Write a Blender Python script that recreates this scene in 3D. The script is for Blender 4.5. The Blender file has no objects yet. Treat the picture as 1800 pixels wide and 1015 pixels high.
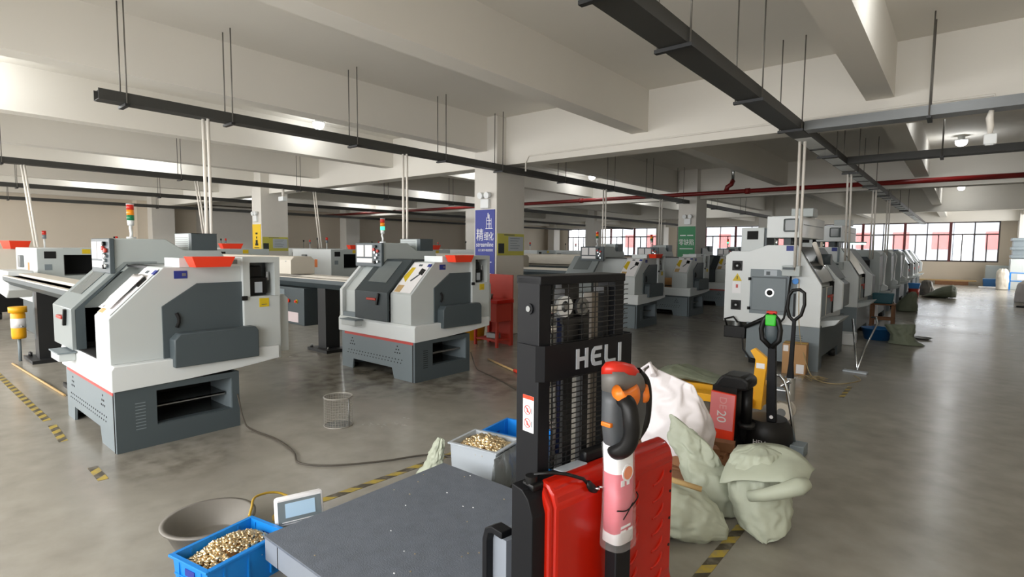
import bpy, bmesh, math, random
from mathutils import Vector, Matrix, noise
R_ = random.Random(7)
PI = math.pi
SC = bpy.context.scene
COL = SC.collection

# ---------------------------------------------------------------- camera
cam = bpy.data.objects.new('camera', bpy.data.cameras.new('camera'))
COL.objects.link(cam)
cam.data.sensor_width = 36.0
cam.data.lens = 36.0 * 951.7 / 1800.0
cam.data.clip_start = 0.05
cam.data.clip_end = 400
rot = Matrix(((0.76929983, -0.05384868, 0.63661456), (0.63882828, 0.05121919, -0.76764251), (0.00872965, 0.99723463, 0.07380297)))
cam.matrix_world = Matrix.Translation((0, 0, 1.62)) @ rot.to_4x4()
SC.camera = cam
# ---------------------------------------------------------------- view, world, daylight
SC.view_settings.view_transform = 'Standard'
SC.view_settings.look = 'None'
SC.view_settings.gamma = 1.0
SC.view_settings.use_curve_mapping = False
SC.view_settings.exposure = -0.07
w = bpy.data.worlds.new('World'); SC.world = w
w.use_nodes = True
wn = w.node_tree.nodes; wl = w.node_tree.links
bgn = wn['Background']
bgn.inputs['Color'].default_value = (0.93, 0.96, 1.0, 1)
bgn.inputs['Strength'].default_value = 4.0

def area(name, loc, rot, sx, sy, power, col=(1, 1, 1)):
    d = bpy.data.lights.new(name, 'AREA'); d.shape = 'RECTANGLE'; d.size = sx; d.size_y = sy
    d.energy = power; d.color = col
    o = bpy.data.objects.new(name, d); COL.objects.link(o); o.location = loc; o.rotation_euler = rot
    return o
area('daylight_back_windows', (-12, -3.6, 2.3), (math.radians(74), 0, 0), 26, 2.6, 1000, (1.0, 0.97, 0.93))
area('daylight_far_windows', (-11, 36.6, 2.2), (PI / 2, 0, PI), 26, 2.2, 60, (0.95, 0.98, 1.0))
area('daylight_right_windows', (3.5, 30, 2.2), (math.radians(80), 0, PI / 2), 8, 2.2, 220, (1.0, 0.97, 0.93))

# ---------------------------------------------------------------- materials
def lin(h):
    h = h.lstrip('#'); v = [int(h[i:i + 2], 16) / 255 for i in (0, 2, 4)]
    return tuple(c / 12.92 if c <= 0.04045 else ((c + 0.055) / 1.055) ** 2.4 for c in v)
MATS = {}
def mat(name, col, rough=0.5, metal=0.0, var=0.06, scale=6.0, bump=0.0, bscale=60.0, emit=None, es=0.0, coat=0.0, spec=0.5):
    m = bpy.data.materials.new(name); m.use_nodes = True
    nt = m.node_tree; n = nt.nodes; l = nt.links; p = n['Principled BSDF']
    c = lin(col) if isinstance(col, str) else col
    tc = n.new('ShaderNodeTexCoord'); no = n.new('ShaderNodeTexNoise')
    no.inputs['Scale'].default_value = scale; no.inputs['Detail'].default_value = 4
    l.new(tc.outputs['Object'], no.inputs['Vector'])
    mx = n.new('ShaderNodeMix'); mx.data_type = 'RGBA'
    mx.inputs[6].default_value = tuple(x * (1 - var) for x in c) + (1,)
    mx.inputs[7].default_value = tuple(min(1, x * (1 + var)) for x in c) + (1,)
    l.new(no.outputs['Fac'], mx.inputs[0]); l.new(mx.outputs[2], p.inputs['Base Color'])
    p.inputs['Roughness'].default_value = rough; p.inputs['Metallic'].default_value = metal
    if coat: p.inputs['Coat Weight'].default_value = coat
    p.inputs['Specular IOR Level'].default_value = spec
    if bump:
        n2 = n.new('ShaderNodeTexNoise'); n2.inputs['Scale'].default_value = bscale; n2.inputs['Detail'].default_value = 3
        l.new(tc.outputs['Object'], n2.inputs['Vector'])
        b = n.new('ShaderNodeBump'); b.inputs['Strength'].default_value = bump; b.inputs['Distance'].default_value = 0.01
        l.new(n2.outputs['Fac'], b.inputs['Height']); l.new(b.outputs['Normal'], p.inputs['Normal'])
    if emit:
        p.inputs['Emission Color'].default_value = lin(emit) + (1,); p.inputs['Emission Strength'].default_value = es
    MATS[name] = m
    return m
mat('wall_paint', '#e0d5c4', 0.85, var=0.03, scale=1.5)
mat('plaster', '#e8e4db', 0.85, var=0.03, scale=1.2)
mat('column_paint', '#dedad2', 0.8, var=0.03)
mat('white_paint', '#dfe4e4', 0.42, var=0.02, coat=0.1)
mat('body_paint', '#c6cccb', 0.42, var=0.02, coat=0.1)
mat('hood_paint', '#b9c1c0', 0.45, var=0.02)
mat('slate_paint', '#4b5559', 0.45, var=0.04)
mat('slate_light', '#7b868b', 0.45, var=0.03)
mat('cream_paint', '#d9d2c4', 0.5, var=0.03)
mat('black_metal', '#1d1e1f', 0.45, var=0.15)
mat('tray_metal', '#3a3a37', 0.55, var=0.12, scale=3)
mat('tray_grey', '#7c7f80', 0.4, 0.3, var=0.1, scale=3)
mat('tray_pale', '#e6e9e8', 0.4, 0.1, var=0.1, scale=3)  # tray bottom with reflected window light in the colour; also the pale carton
mat('black_plastic', '#141414', 0.4, var=0.15, spec=0.3)
mat('dark_void', '#060606', 0.8, var=0.2)  # near-black that stands in for shade inside openings, slots and gaps
mat('mast_black', '#141518', 0.5, var=0.12, spec=0.22)
mat('red_paint', '#b81b08', 0.3, var=0.05, coat=0.25, spec=0.3)
mat('red_plastic', '#fa4424', 0.4, var=0.05)
mat('red_dark', '#b83a2a', 0.5, var=0.06)
mat('stripe_red', '#c8504a', 0.5, var=0.06)
mat('pipe_red', '#7c1715', 0.4, var=0.08)
mat('orange', '#ef7d22', 0.4, var=0.05)
mat('yellow', '#f3b010', 0.42, var=0.05)
mat('label_yellow', '#d9bb1c', 0.5, var=0.05)
mat('sign_yellow', '#f2c91a', 0.5, var=0.02)
mat('board_olive', '#c9c354', 0.5, var=0.04)
mat('blue_plastic', '#1587e0', 0.38, var=0.04)
mat('blue_basin', '#1b5f98', 0.4, var=0.05)
mat('teal_plastic', '#0f5866', 0.45, var=0.05)
mat('sign_blue', '#2e3a96', 0.5, var=0.02)
mat('label_blue', '#2b3a8c', 0.5, var=0.02)
mat('sign_green', '#2c8a55', 0.5, var=0.02)
mat('green_plastic', '#35c02a', 0.4, var=0.05)
mat('paper', '#f1efef', 0.7, var=0.03, bump=0.1, bscale=20)
mat('paper_pink', '#e8d8da', 0.7, var=0.05)
mat('sign_white', '#f4f4f6', 0.6, var=0.01)
mat('grey_crate', '#b7bfc6', 0.5, var=0.04)
mat('sack', '#b3b9a6', 0.55, var=0.08, scale=9, bump=0.3, bscale=7)
mat('sack_dark', '#7d8470', 0.6, var=0.12, scale=9, bump=0.3, bscale=5)
mat('white_bag', '#f4eef0', 0.35, var=0.05, bump=0.2, bscale=5)
mat('leaflet', '#d8566a', 0.4, var=0.05)
mat('panel_pink', '#f58f92', 0.35, var=0.05)
mat('ghost_pink', '#fbb9ba', 0.35, var=0.05)
mat('brass', '#f2dcb4', 0.3, 1.0, var=0.15, scale=30)
mat('brass_dark', '#94704a', 0.4, 0.9, var=0.3, scale=60)
mat('steel', '#c9cccd', 0.25, 1.0, var=0.08)
mat('steel_dull', '#8d8f8e', 0.45, 0.8, var=0.1)
mat('rod_steel', '#6f6c66', 0.5, 0.4, var=0.1)
mat('conduit', '#eae4da', 0.5, var=0.03)
mat('mesh_wire', '#a5a198', 0.5, 0.2, var=0.1)
mat('pan_metal', '#827e77', 0.5, 0.2, var=0.10)
mat('scale_plate', '#6d747f', 0.5, 0.15, var=0.22, scale=18, bump=0.25, bscale=160)
mat('scale_side', '#8f96a0', 0.5, 0.1, var=0.06)
mat('wood', '#8a6040', 0.65, var=0.25, scale=12, bump=0.15, bscale=30)
mat('wood_light', '#c8a873', 0.6, var=0.15, scale=14)
mat('cardboard', '#b98f62', 0.75, var=0.08)
mat('rubber', '#161616', 0.7, var=0.1)
mat('cable', '#4b453c', 0.6, var=0.1)
mat('hose_navy', '#1c2547', 0.4, var=0.05)
mat('hose_tan', '#a8946a', 0.5, var=0.05)
mat('cable_yellow', '#cfa93a', 0.5, var=0.05)
mat('lcd', '#a9c6dd', 0.3, var=0.03, emit='#a9c6dd', es=0.25)
mat('screen_blue', '#7f86e0', 0.3, var=0.02, emit='#8b93ff', es=0.7)
mat('window_frame', '#57504f', 0.5, var=0.05)
mat('window_red', '#6a3434', 0.5, var=0.05)
mat('glass_shade_dark', '#3d4243', 0.12, var=0.1)  # dark glass; also paints the shade inside lathe recesses
mat('glass_mid', '#6d7474', 0.2, var=0.06)
mat('door_slate_lit', '#8d9595', 0.35, var=0.03)  # slate door with reflected light put into its colour
mat('tiller_grey', '#505356', 0.45, var=0.05)
mat('tiller_warm', '#6d6a66', 0.45, var=0.05)
mat('rail_tan', '#6f675b', 0.5, var=0.1)
mat('door_slate', '#3c4447', 0.45, var=0.03, spec=0.3)
mat('lens_red', '#c22a1c', 0.3, emit='#c22a1c', es=0.15)
mat('lens_orange', '#e88a1c', 0.3, emit='#e88a1c', es=0.2)
mat('lens_green', '#1e7d4f', 0.3)
mat('lens_green_lit', '#3fe0a0', 0.3, emit='#3fe8a0', es=2.2)
mat('lens_red_lit', '#ff5a3a', 0.3, emit='#ff5a3a', es=3.0)
mat('lens_white', '#e9ecec', 0.3)
mat('lamp_glow', '#ffffff', 0.3, emit='#ffffff', es=12)
mat('teal_glow', '#bff4ea', 0.3, emit='#bff4ea', es=2.0)
mat('building', '#c9cdd2', 0.8, var=0.05)
mat('building_red', '#e0807c', 0.7, var=0.05)  # red paled, the overexposed outdoor light put into the colour
mat('asphalt', '#b9b9b6', 0.9, var=0.05)

# film: clear wrinkled plastic
def film(name, tint, fac):
    m = bpy.data.materials.new(name); m.use_nodes = True; nt = m.node_tree; n = nt.nodes; l = nt.links
    out = n['Material Output']; p = n['Principled BSDF']
    p.inputs['Base Color'].default_value = lin(tint) + (1,); p.inputs['Roughness'].default_value = 0.15
    t = n.new('ShaderNodeBsdfTransparent'); mx = n.new('ShaderNodeMixShader'); mx.inputs[0].default_value = fac
    l.new(t.outputs[0], mx.inputs[1]); l.new(p.outputs[0], mx.inputs[2]); l.new(mx.outputs[0], out.inputs['Surface'])
    tc = n.new('ShaderNodeTexCoord'); no = n.new('ShaderNodeTexNoise'); no.inputs['Scale'].default_value = 25
    b = n.new('ShaderNodeBump'); b.inputs['Strength'].default_value = 0.5; b.inputs['Distance'].default_value = 0.02
    l.new(tc.outputs['Object'], no.inputs['Vector']); l.new(no.outputs['Fac'], b.inputs['Height']); l.new(b.outputs['Normal'], p.inputs['Normal'])
    MATS[name] = m
film('plastic_film', '#f2f4f4', 0.16)
film('grey_film', '#858b8d', 0.85)
film('pane_glass', '#e8f0f2', 0.12)

def floor_mat():
    m = bpy.data.materials.new('polished_floor'); m.use_nodes = True; nt = m.node_tree; n = nt.nodes; l = nt.links
    p = n['Principled BSDF']; tc = n.new('ShaderNodeTexCoord')
    a = n.new('ShaderNodeTexNoise'); a.inputs['Scale'].default_value = 0.55; a.inputs['Detail'].default_value = 8; a.inputs['Roughness'].default_value = 0.65
    b = n.new('ShaderNodeTexNoise'); b.inputs['Scale'].default_value = 5.0; b.inputs['Detail'].default_value = 6
    l.new(tc.outputs['Object'], a.inputs['Vector']); l.new(tc.outputs['Object'], b.inputs['Vector'])
    r = n.new('ShaderNodeValToRGB'); e = r.color_ramp.elements
    e[0].position = 0.32; e[0].color = lin('#878278') + (1,); e[1].position = 0.68; e[1].color = lin('#a5a196') + (1,)
    ma = n.new('ShaderNodeMath'); ma.operation = 'MULTIPLY_ADD'; ma.inputs[1].default_value = 0.45
    m2 = n.new('ShaderNodeMath'); m2.operation = 'MULTIPLY'; m2.inputs[1].default_value = 0.55
    l.new(a.outputs['Fac'], m2.inputs[0]); l.new(b.outputs['Fac'], ma.inputs[0]); l.new(m2.outputs[0], ma.inputs[2])
    l.new(ma.outputs[0], r.inputs['Fac']); last = r.outputs['Color']
    # oil and dirt stains round the machine feet
    for (x, y, rad, k) in ((-5.6, 3.95, 1.5, .75), (-4.3, 4.7, 1.2, .6), (-4.6, 1.5, .9, .6), (-7.3, 4.2, 1.0, .5), (-1.5, 7.3, 1.3, .45), (-2.9, 1.6, .5, .5), (-4.6, 10.3, 1.6, .5), (-4.5, 13, 1.6, .5)):
        d = n.new('ShaderNodeVectorMath'); d.operation = 'DISTANCE'; d.inputs[1].default_value = (x, y, 0); l.new(tc.outputs['Object'], d.inputs[0])
        g = n.new('ShaderNodeMapRange'); g.inputs[1].default_value = rad; g.inputs[2].default_value = rad * .3; g.inputs[3].default_value = 0; g.inputs[4].default_value = 1; l.new(d.outputs['Value'], g.inputs['Value'])
        q = n.new('ShaderNodeMath'); q.operation = 'MULTIPLY'; l.new(g.outputs[0], q.inputs[0]); s2 = n.new('ShaderNodeMapRange'); s2.inputs[1].default_value = .38; s2.inputs[2].default_value = .62; s2.inputs[4].default_value = k; l.new(b.outputs['Fac'], s2.inputs['Value']); l.new(s2.outputs[0], q.inputs[1])
        mx = n.new('ShaderNodeMix'); mx.data_type = 'RGBA'; mx.inputs[7].default_value = lin('#4d473b') + (1,); l.new(q.outputs[0], mx.inputs[0]); l.new(last, mx.inputs[6]); last = mx.outputs[2]
    l.new(last, p.inputs['Base Color'])
    mr = n.new('ShaderNodeMapRange'); mr.inputs[3].default_value = 0.14; mr.inputs[4].default_value = 0.34
    l.new(a.outputs['Fac'], mr.inputs['Value']); l.new(mr.outputs[0], p.inputs['Roughness'])
    p.inputs['Specular IOR Level'].default_value = 0.5
    MATS['floor'] = m
floor_mat()

def tape_mat():
    m = bpy.data.materials.new('hazard_tape'); m.use_nodes = True; nt = m.node_tree; n = nt.nodes; l = nt.links
    p = n['Principled BSDF']; tc = n.new('ShaderNodeTexCoord'); sp = n.new('ShaderNodeSeparateXYZ'); l.new(tc.outputs['Object'], sp.inputs[0])
    ad = n.new('ShaderNodeMath'); ad.operation = 'ADD'; l.new(sp.outputs[0], ad.inputs[0]); l.new(sp.outputs[1], ad.inputs[1])
    mu = n.new('ShaderNodeMath'); mu.operation = 'MULTIPLY'; mu.inputs[1].default_value = 5.5; l.new(ad.outputs[0], mu.inputs[0])
    fr = n.new('ShaderNodeMath'); fr.operation = 'FRACT'; l.new(mu.outputs[0], fr.inputs[0])
    gt = n.new('ShaderNodeMath'); gt.operation = 'GREATER_THAN'; gt.inputs[1].default_value = 0.5; l.new(fr.outputs[0], gt.inputs[0])
    no = n.new('ShaderNodeTexNoise'); no.inputs['Scale'].default_value = 18; l.new(tc.outputs['Object'], no.inputs['Vector'])
    mx = n.new('ShaderNodeMix'); mx.data_type = 'RGBA'; mx.inputs[6].default_value = lin('#4a4334') + (1,); mx.inputs[7].default_value = lin('#b59d3c') + (1,)
    l.new(gt.outputs[0], mx.inputs[0])
    m3 = n.new('ShaderNodeMix'); m3.data_type = 'RGBA'; m3.inputs[7].default_value = lin('#857f72') + (1,)
    mr = n.new('ShaderNodeMapRange'); mr.inputs[1].default_value = 0.45; mr.inputs[2].default_value = 0.75; mr.inputs[4].default_value = 0.7
    l.new(no.outputs['Fac'], mr.inputs['Value']); l.new(mr.outputs[0], m3.inputs[0]); l.new(mx.outputs[2], m3.inputs[6])
    l.new(m3.outputs[2], p.inputs['Base Color']); p.inputs['Roughness'].default_value = 0.5
    MATS['hazard'] = m
tape_mat()

# ---------------------------------------------------------------- geometry helpers
class B:
    """collects shapes into one mesh"""
    def __init__(s): s.bm = bmesh.new(); s.mats = []
    def mi(s, m):
        if m not in s.mats: s.mats.append(m)
        return s.mats.index(m)
    def fin(s, faces, m, sm=False):
        i = s.mi(m)
        for f in faces:
            f.material_index = i; f.smooth = sm
        return s
    def box(s, a, b, m, bev=0.0, T=None, seg=2):
        x0, y0, z0 = (min(p, q) for p, q in zip(a, b)); x1, y1, z1 = (max(p, q) for p, q in zip(a, b))
        v = [s.bm.verts.new(p) for p in ((x0, y0, z0), (x1, y0, z0), (x1, y1, z0), (x0, y1, z0), (x0, y0, z1), (x1, y0, z1), (x1, y1, z1), (x0, y1, z1))]
        f = [s.bm.faces.new([v[i] for i in q]) for q in ((3, 2, 1, 0), (4, 5, 6, 7), (0, 1, 5, 4), (1, 2, 6, 5), (2, 3, 7, 6), (3, 0, 4, 7))]
        return s._post(v, f, m, bev, T, seg)
    def _post(s, v, f, m, bev, T, seg=2, sm=False):
        if bev:
            es = list({e for x in f for e in x.edges})
            r = bmesh.ops.bevel(s.bm, geom=es, offset=bev, segments=seg, profile=0.5, affect='EDGES')
            f = [x for x in f if x.is_valid] + [x for x in r['faces'] if x.is_valid]
            v = list({q for x in f for q in x.verts})
            sm = True
        if T is not None: bmesh.ops.transform(s.bm, matrix=T, verts=[q for q in v if q.is_valid])
        return s.fin(set(f), m, sm)
    def prism(s, pts, ax, a0, a1, m, bev=0.0, T=None):
        def mk(p, a): return {'x': (a, p[0], p[1]), 'y': (p[0], a, p[1]), 'z': (p[0], p[1], a)}[ax]
        lo = [s.bm.verts.new(mk(p, a0)) for p in pts]; hi = [s.bm.verts.new(mk(p, a1)) for p in pts]
        k = len(pts); f = [s.bm.faces.new(lo[::-1]), s.bm.faces.new(hi)]
        for i in range(k): f.append(s.bm.faces.new((lo[i], lo[(i + 1) % k], hi[(i + 1) % k], hi[i])))
        bmesh.ops.recalc_face_normals(s.bm, faces=f)
        return s._post(lo + hi, f, m, bev, T)
    def cyl(s, p0, p1, r0, m, r1=None, seg=16, cap=True, T=None):
        r1 = r0 if r1 is None else r1; p0 = Vector(p0); p1 = Vector(p1); d = (p1 - p0).normalized()
        u = d.orthogonal().normalized(); v = d.cross(u)
        A, C = [], []
        for i in range(seg):
            t = 2 * PI * i / seg; o = u * math.cos(t) + v * math.sin(t)
            A.append(s.bm.verts.new(p0 + o * r0)); C.append(s.bm.verts.new(p1 + o * r1))
        f = [s.bm.faces.new((A[i], A[(i + 1) % seg], C[(i + 1) % seg], C[i])) for i in range(seg)]
        g = [s.bm.faces.new(A[::-1]), s.bm.faces.new(C)] if cap else []
        if T is not None: bmesh.ops.transform(s.bm, matrix=T, verts=A + C)
        s.fin(f, m, True); s.fin(g, m)
        return s
    def tube(s, pts, r, m, seg=8, closed=False):
        P = [Vector(p) for p in pts]; k = len(P); rings = []; up = None
        for i in range(k):
            d = (P[(i + 1) % k] - P[i - 1]) if closed else (P[min(i + 1, k - 1)] - P[max(i - 1, 0)])
            d.normalize()
            if up is None: up = d.orthogonal().normalized()
            up = (up - d * up.dot(d)).normalized(); v = d.cross(up)
            rr = r[i] if isinstance(r, (list, tuple)) else r
            rings.append([s.bm.verts.new(P[i] + (up * math.cos(2 * PI * j / seg) + v * math.sin(2 * PI * j / seg)) * rr) for j in range(seg)])
        f = []
        for i in range(k if closed else k - 1):
            a, b = rings[i], rings[(i + 1) % k]
            f += [s.bm.faces.new((a[j], a[(j + 1) % seg], b[(j + 1) % seg], b[j])) for j in range(seg)]
        s.fin(f, m, True)
        if not closed: s.fin([s.bm.faces.new(rings[0][::-1]), s.bm.faces.new(rings[-1])], m)
        return s
    def ctube(s, pts, r, m, seg=8, n=6):
        P = [Vector(p) for p in pts]; P = [P[0] * 2 - P[1]] + P + [P[-1] * 2 - P[-2]]; Q = []
        for i in range(1, len(P) - 2):
            p0, p1, p2, p3 = P[i - 1:i + 3]
            for k in range(n):
                t = k / n; Q.append(.5 * (2 * p1 + (p2 - p0) * t + (2 * p0 - 5 * p1 + 4 * p2 - p3) * t * t + (3 * p1 - p0 - 3 * p2 + p3) * t ** 3))
        Q.append(P[-2]); return s.tube(Q, r, m, seg)
    def rev(s, prof, c, m, seg=28, T=None):
        """prof: (r, z) list revolved about z through c"""
        rings = []
        for r, z in prof:
            rings.append([s.bm.verts.new((c[0] + r * math.cos(2 * PI * j / seg), c[1] + r * math.sin(2 * PI * j / seg), c[2] + z)) for j in range(seg)] if r > 1e-6 else [s.bm.verts.new((c[0], c[1], c[2] + z))])
        f = []
        for a, b in zip(rings, rings[1:]):
            for j in range(seg):
                if len(a) == 1 and len(b) == 1: continue
                if len(a) == 1: f.append(s.bm.faces.new((a[0], b[(j + 1) % seg], b[j])))
                elif len(b) == 1: f.append(s.bm.faces.new((a[j], a[(j + 1) % seg], b[0])))
                else: f.append(s.bm.faces.new((a[j], a[(j + 1) % seg], b[(j + 1) % seg], b[j])))
        if T is not None: bmesh.ops.transform(s.bm, matrix=T, verts=[v for q in rings for v in q])
        return s.fin(f, m, True)
    def loft(s, rings, m, seg=28, amp=0.0, fr=6.0, seed=0.0, fold=0.0, pw=1.0, T=None):
        """rings: (centre, a, b) - a and b are the half-axis vectors of each cross-section"""
        V = []
        for c, a, b in rings:
            c, a, b = Vector(c), Vector(a), Vector(b); row = []
            for j in range(seg):
                t = 2 * PI * j / seg; ct, st = math.cos(t), math.sin(t)
                ct = math.copysign(abs(ct) ** pw, ct); st = math.copysign(abs(st) ** pw, st)
                o = a * ct + b * st; p = c + o
                if amp or fold:
                    nn = noise.noise(p * fr + Vector((seed, seed * 1.7, -seed)))
                    n2 = noise.noise(p * fr * 2.7 + Vector((seed * 3, 1, seed)))
                    hh = .35 + .9 * len(V) / max(1, len(rings) - 1)
                    ridge = hh * (.55 * math.sin(7 * t + 4 * nn + seed) + .4 * math.sin(12 * t - 5 * n2 + 2 * seed)) + .7 * (.5 - abs(math.sin(p.z * fr * 2.2 + 5 * nn + 2 * math.sin(2 * t + seed))))
                    p += o.normalized() * (amp * (nn + 0.45 * n2) + fold * ridge) if o.length > 1e-5 else Vector()
                row.append(s.bm.verts.new(p))
            V.append(row)
        f = []
        for a, b in zip(V, V[1:]): f += [s.bm.faces.new((a[j], a[(j + 1) % seg], b[(j + 1) % seg], b[j])) for j in range(seg)]
        f += [s.bm.faces.new(V[0][::-1]), s.bm.faces.new(V[-1])]
        if T is not None: bmesh.ops.transform(s.bm, matrix=T, verts=[v for q in V for v in q])
        return s.fin(f, m, True)
    def sheet(s, P, m, th=0.0, sm=True):
        V = [[s.bm.verts.new(p) for p in row] for row in P]; f = []
        for a, b in zip(V, V[1:]):
            for j in range(len(a) - 1): f.append(s.bm.faces.new((a[j], a[j + 1], b[j + 1], b[j])))
        if th:
            W = [[s.bm.verts.new(Vector(p) - Vector((0, 0, th))) for p in row] for row in P]
            for a, b in zip(W, W[1:]):
                for j in range(len(a) - 1): f.append(s.bm.faces.new((b[j], b[j + 1], a[j + 1], a[j])))
            top = V[0] + [r[-1] for r in V[1:]] + V[-1][-2::-1] + [r[0] for r in V[-2:0:-1]]
            bot = W[0] + [r[-1] for r in W[1:]] + W[-1][-2::-1] + [r[0] for r in W[-2:0:-1]]
            k = len(top)
            for i in range(k): f.append(s.bm.faces.new((top[i], bot[i], bot[(i + 1) % k], top[(i + 1) % k])))
        return s.fin(f, m, sm)
    def quad(s, pts, m, th=0.002):
        """thin plate: four corner points, thickness th along the normal"""
        p = [Vector(q) for q in pts]; nrm = (p[1] - p[0]).cross(p[3] - p[0]).normalized() * th
        a = [s.bm.verts.new(q) for q in p]; b = [s.bm.verts.new(q + nrm) for q in p]; k = len(p)
        f = [s.bm.faces.new(a[::-1]), s.bm.faces.new(b)] + [s.bm.faces.new((a[i], a[(i + 1) % k], b[(i + 1) % k], b[i])) for i in range(k)]
        bmesh.ops.recalc_face_normals(s.bm, faces=f)
        return s.fin(f, m)
    def done(s, name, parent=None, loc=None, rz=0.0):
        me = bpy.data.meshes.new(name)
        for e in s.bm.edges:
            if len(e.link_faces) == 2:
                e.smooth = e.calc_face_angle(0) < 0.7
        s.bm.to_mesh(me); s.bm.free()
        for m in s.mats: me.materials.append(MATS[m])
        o = bpy.data.objects.new(name, me); COL.objects.link(o)
        if parent: o.parent = parent
        if loc is not None: o.location = loc
        if rz: o.rotation_euler = (0, 0, rz)
        return o
def tag(o, label, cat, group=None, kind=None):
    o['label'] = label; o['category'] = cat
    if group: o['group'] = group
    if kind: o['kind'] = kind
    return o
def thing(name, label, cat, loc=(0, 0, 0), rz=0.0, group=None):
    o = bpy.data.objects.new(name, None); COL.objects.link(o)
    o.empty_display_size = 0.1; o.location = loc; o.rotation_euler = (0, 0, rz)
    return tag(o, label, cat, group)
def struct(o): o['kind'] = 'structure'; return o
def dup(root, label, loc=None, rz=None, group=None):
    r = root.copy(); COL.objects.link(r); r['label'] = label
    if loc is not None: r.location = loc
    if rz is not None: r.rotation_euler = (0, 0, rz)
    if group: r['group'] = group
    for ch in list(root.children):
        c = ch.copy(); COL.objects.link(c); c.parent = r
        for g in ch.children:
            d = g.copy(); COL.objects.link(d); d.parent = c
    return r
def text(body, size, m, name, parent, M, depth=0.002, width=None):
    cu = bpy.data.curves.new(name, 'FONT'); cu.body = body; cu.size = size; cu.extrude = depth
    cu.align_x = 'CENTER'; cu.align_y = 'CENTER'
    t = bpy.data.objects.new(name, cu); COL.objects.link(t)
    dg = bpy.context.evaluated_depsgraph_get(); dg.update()
    me = bpy.data.meshes.new_from_object(t.evaluated_get(dg)); me.name = name
    bpy.data.objects.remove(t); bpy.data.curves.remove(cu)
    if width and len(me.vertices):
        xs = [v.co.x for v in me.vertices]; k = width / max(1e-6, max(xs) - min(xs))
        for v in me.vertices: v.co.x *= k
    me.transform(M); me.materials.clear(); me.materials.append(MATS[m])
    o = bpy.data.objects.new(name, me); COL.objects.link(o)
    if parent: o.parent = parent
    return o
FACE_FRONT = Matrix.Rotation(PI / 2, 4, 'X')                                   # text readable from -y
FACE_RIGHT = Matrix.Rotation(PI / 2, 4, 'Z') @ Matrix.Rotation(PI / 2, 4, 'X')   # text readable from +x
TR = Matrix.Translation
def ringpts(n, f): return [f(2 * PI * i / n) for i in range(n)]
# ================================================================ the setting
FARY, LEFTX, RIGHTX, BACKY, CEIL = 35.6, -25.3, 3.0, -3.2, 3.98
b = B(); b.box((LEFTX - .3, BACKY - .3, -.2), (RIGHTX + .3, FARY + .3, 0), 'floor'); struct(b.done('floor'))
b = B(); b.box((LEFTX - .3, BACKY - .3, CEIL), (RIGHTX + .3, FARY + .3, CEIL + .2), 'plaster'); struct(b.done('ceiling'))
b = B(); b.box((LEFTX - .25, BACKY, 0), (LEFTX, FARY, CEIL), 'wall_paint'); struct(b.done('wall_left'))
# the back wall behind the photographer carries a long window band; the right wall one at its far end
b = B(); b.box((LEFTX, BACKY - .25, 0), (RIGHTX, BACKY, .9), 'wall_paint'); b.box((LEFTX, BACKY - .25, 3.6), (RIGHTX, BACKY, CEIL), 'wall_paint')
for x in (-24.75, -15.75, -6.75, 2.25): b.box((x - .4, BACKY - .25, .9), (x + .4, BACKY, 3.6), 'wall_paint')
struct(b.done('wall_back'))
b = B(); b.box((RIGHTX, BACKY, 0), (RIGHTX + .25, FARY, .9), 'wall_paint'); b.box((RIGHTX, BACKY, 3.3), (RIGHTX + .25, FARY, CEIL), 'wall_paint'); b.box((RIGHTX, BACKY, .9), (RIGHTX + .25, 26, 3.3), 'wall_paint'); b.box((RIGHTX, 34, .9), (RIGHTX + .25, FARY, 3.3), 'wall_paint')
struct(b.done('wall_right'))
# far wall with three window openings
WIN = [(-23.9, -16.3), (-15.0, -7.3), (-6.2, 1.37)]
SILL, HEAD = 1.14, 3.30
b = B(); b.box((LEFTX, FARY, 0), (RIGHTX, FARY + .25, SILL), 'wall_paint'); b.box((LEFTX, FARY, HEAD), (RIGHTX, FARY + .25, CEIL), 'wall_paint')
xs = [LEFTX] + [q for p in WIN for q in p] + [RIGHTX]
for i in range(0, len(xs), 2): b.box((xs[i], FARY, SILL), (xs[i + 1], FARY + .25, HEAD), 'wall_paint')
struct(b.done('wall_far'))
for i, (x0, x1) in enumerate(WIN):
    b = B(); y0, y1 = FARY + .06, FARY + .12
    for z0, z1 in ((SILL, SILL + .07), (2.49, 2.56), (HEAD - .2, HEAD - .13)): b.box((x0, y0, z0), (x1, y1, z1), 'window_frame')
    nb = 4; wd = (x1 - x0) / nb
    for k in range(nb + 1): b.box((x0 + k * wd - .06, y0 - .02, SILL), (x0 + k * wd + .06, y1 + .02, HEAD), 'window_red' if 0 < k < nb else 'window_frame')
    for k in range(nb):
        for q in (.25, .5, .75): b.box((x0 + (k + q) * wd - .025, y0, SILL), (x0 + (k + q) * wd + .025, y1, 2.5), 'window_frame')
        b.box((x0 + (k + .5) * wd - .02, y0, 2.5), (x0 + (k + .5) * wd + .02, y1, HEAD), 'window_frame')
    o = struct(b.done('window_%d' % (i + 1)))
    b = B(); b.box((x0, y0 + .025, SILL), (x1, y0 + .03, HEAD), 'pane_glass'); b.done('window_pane', o)
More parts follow.
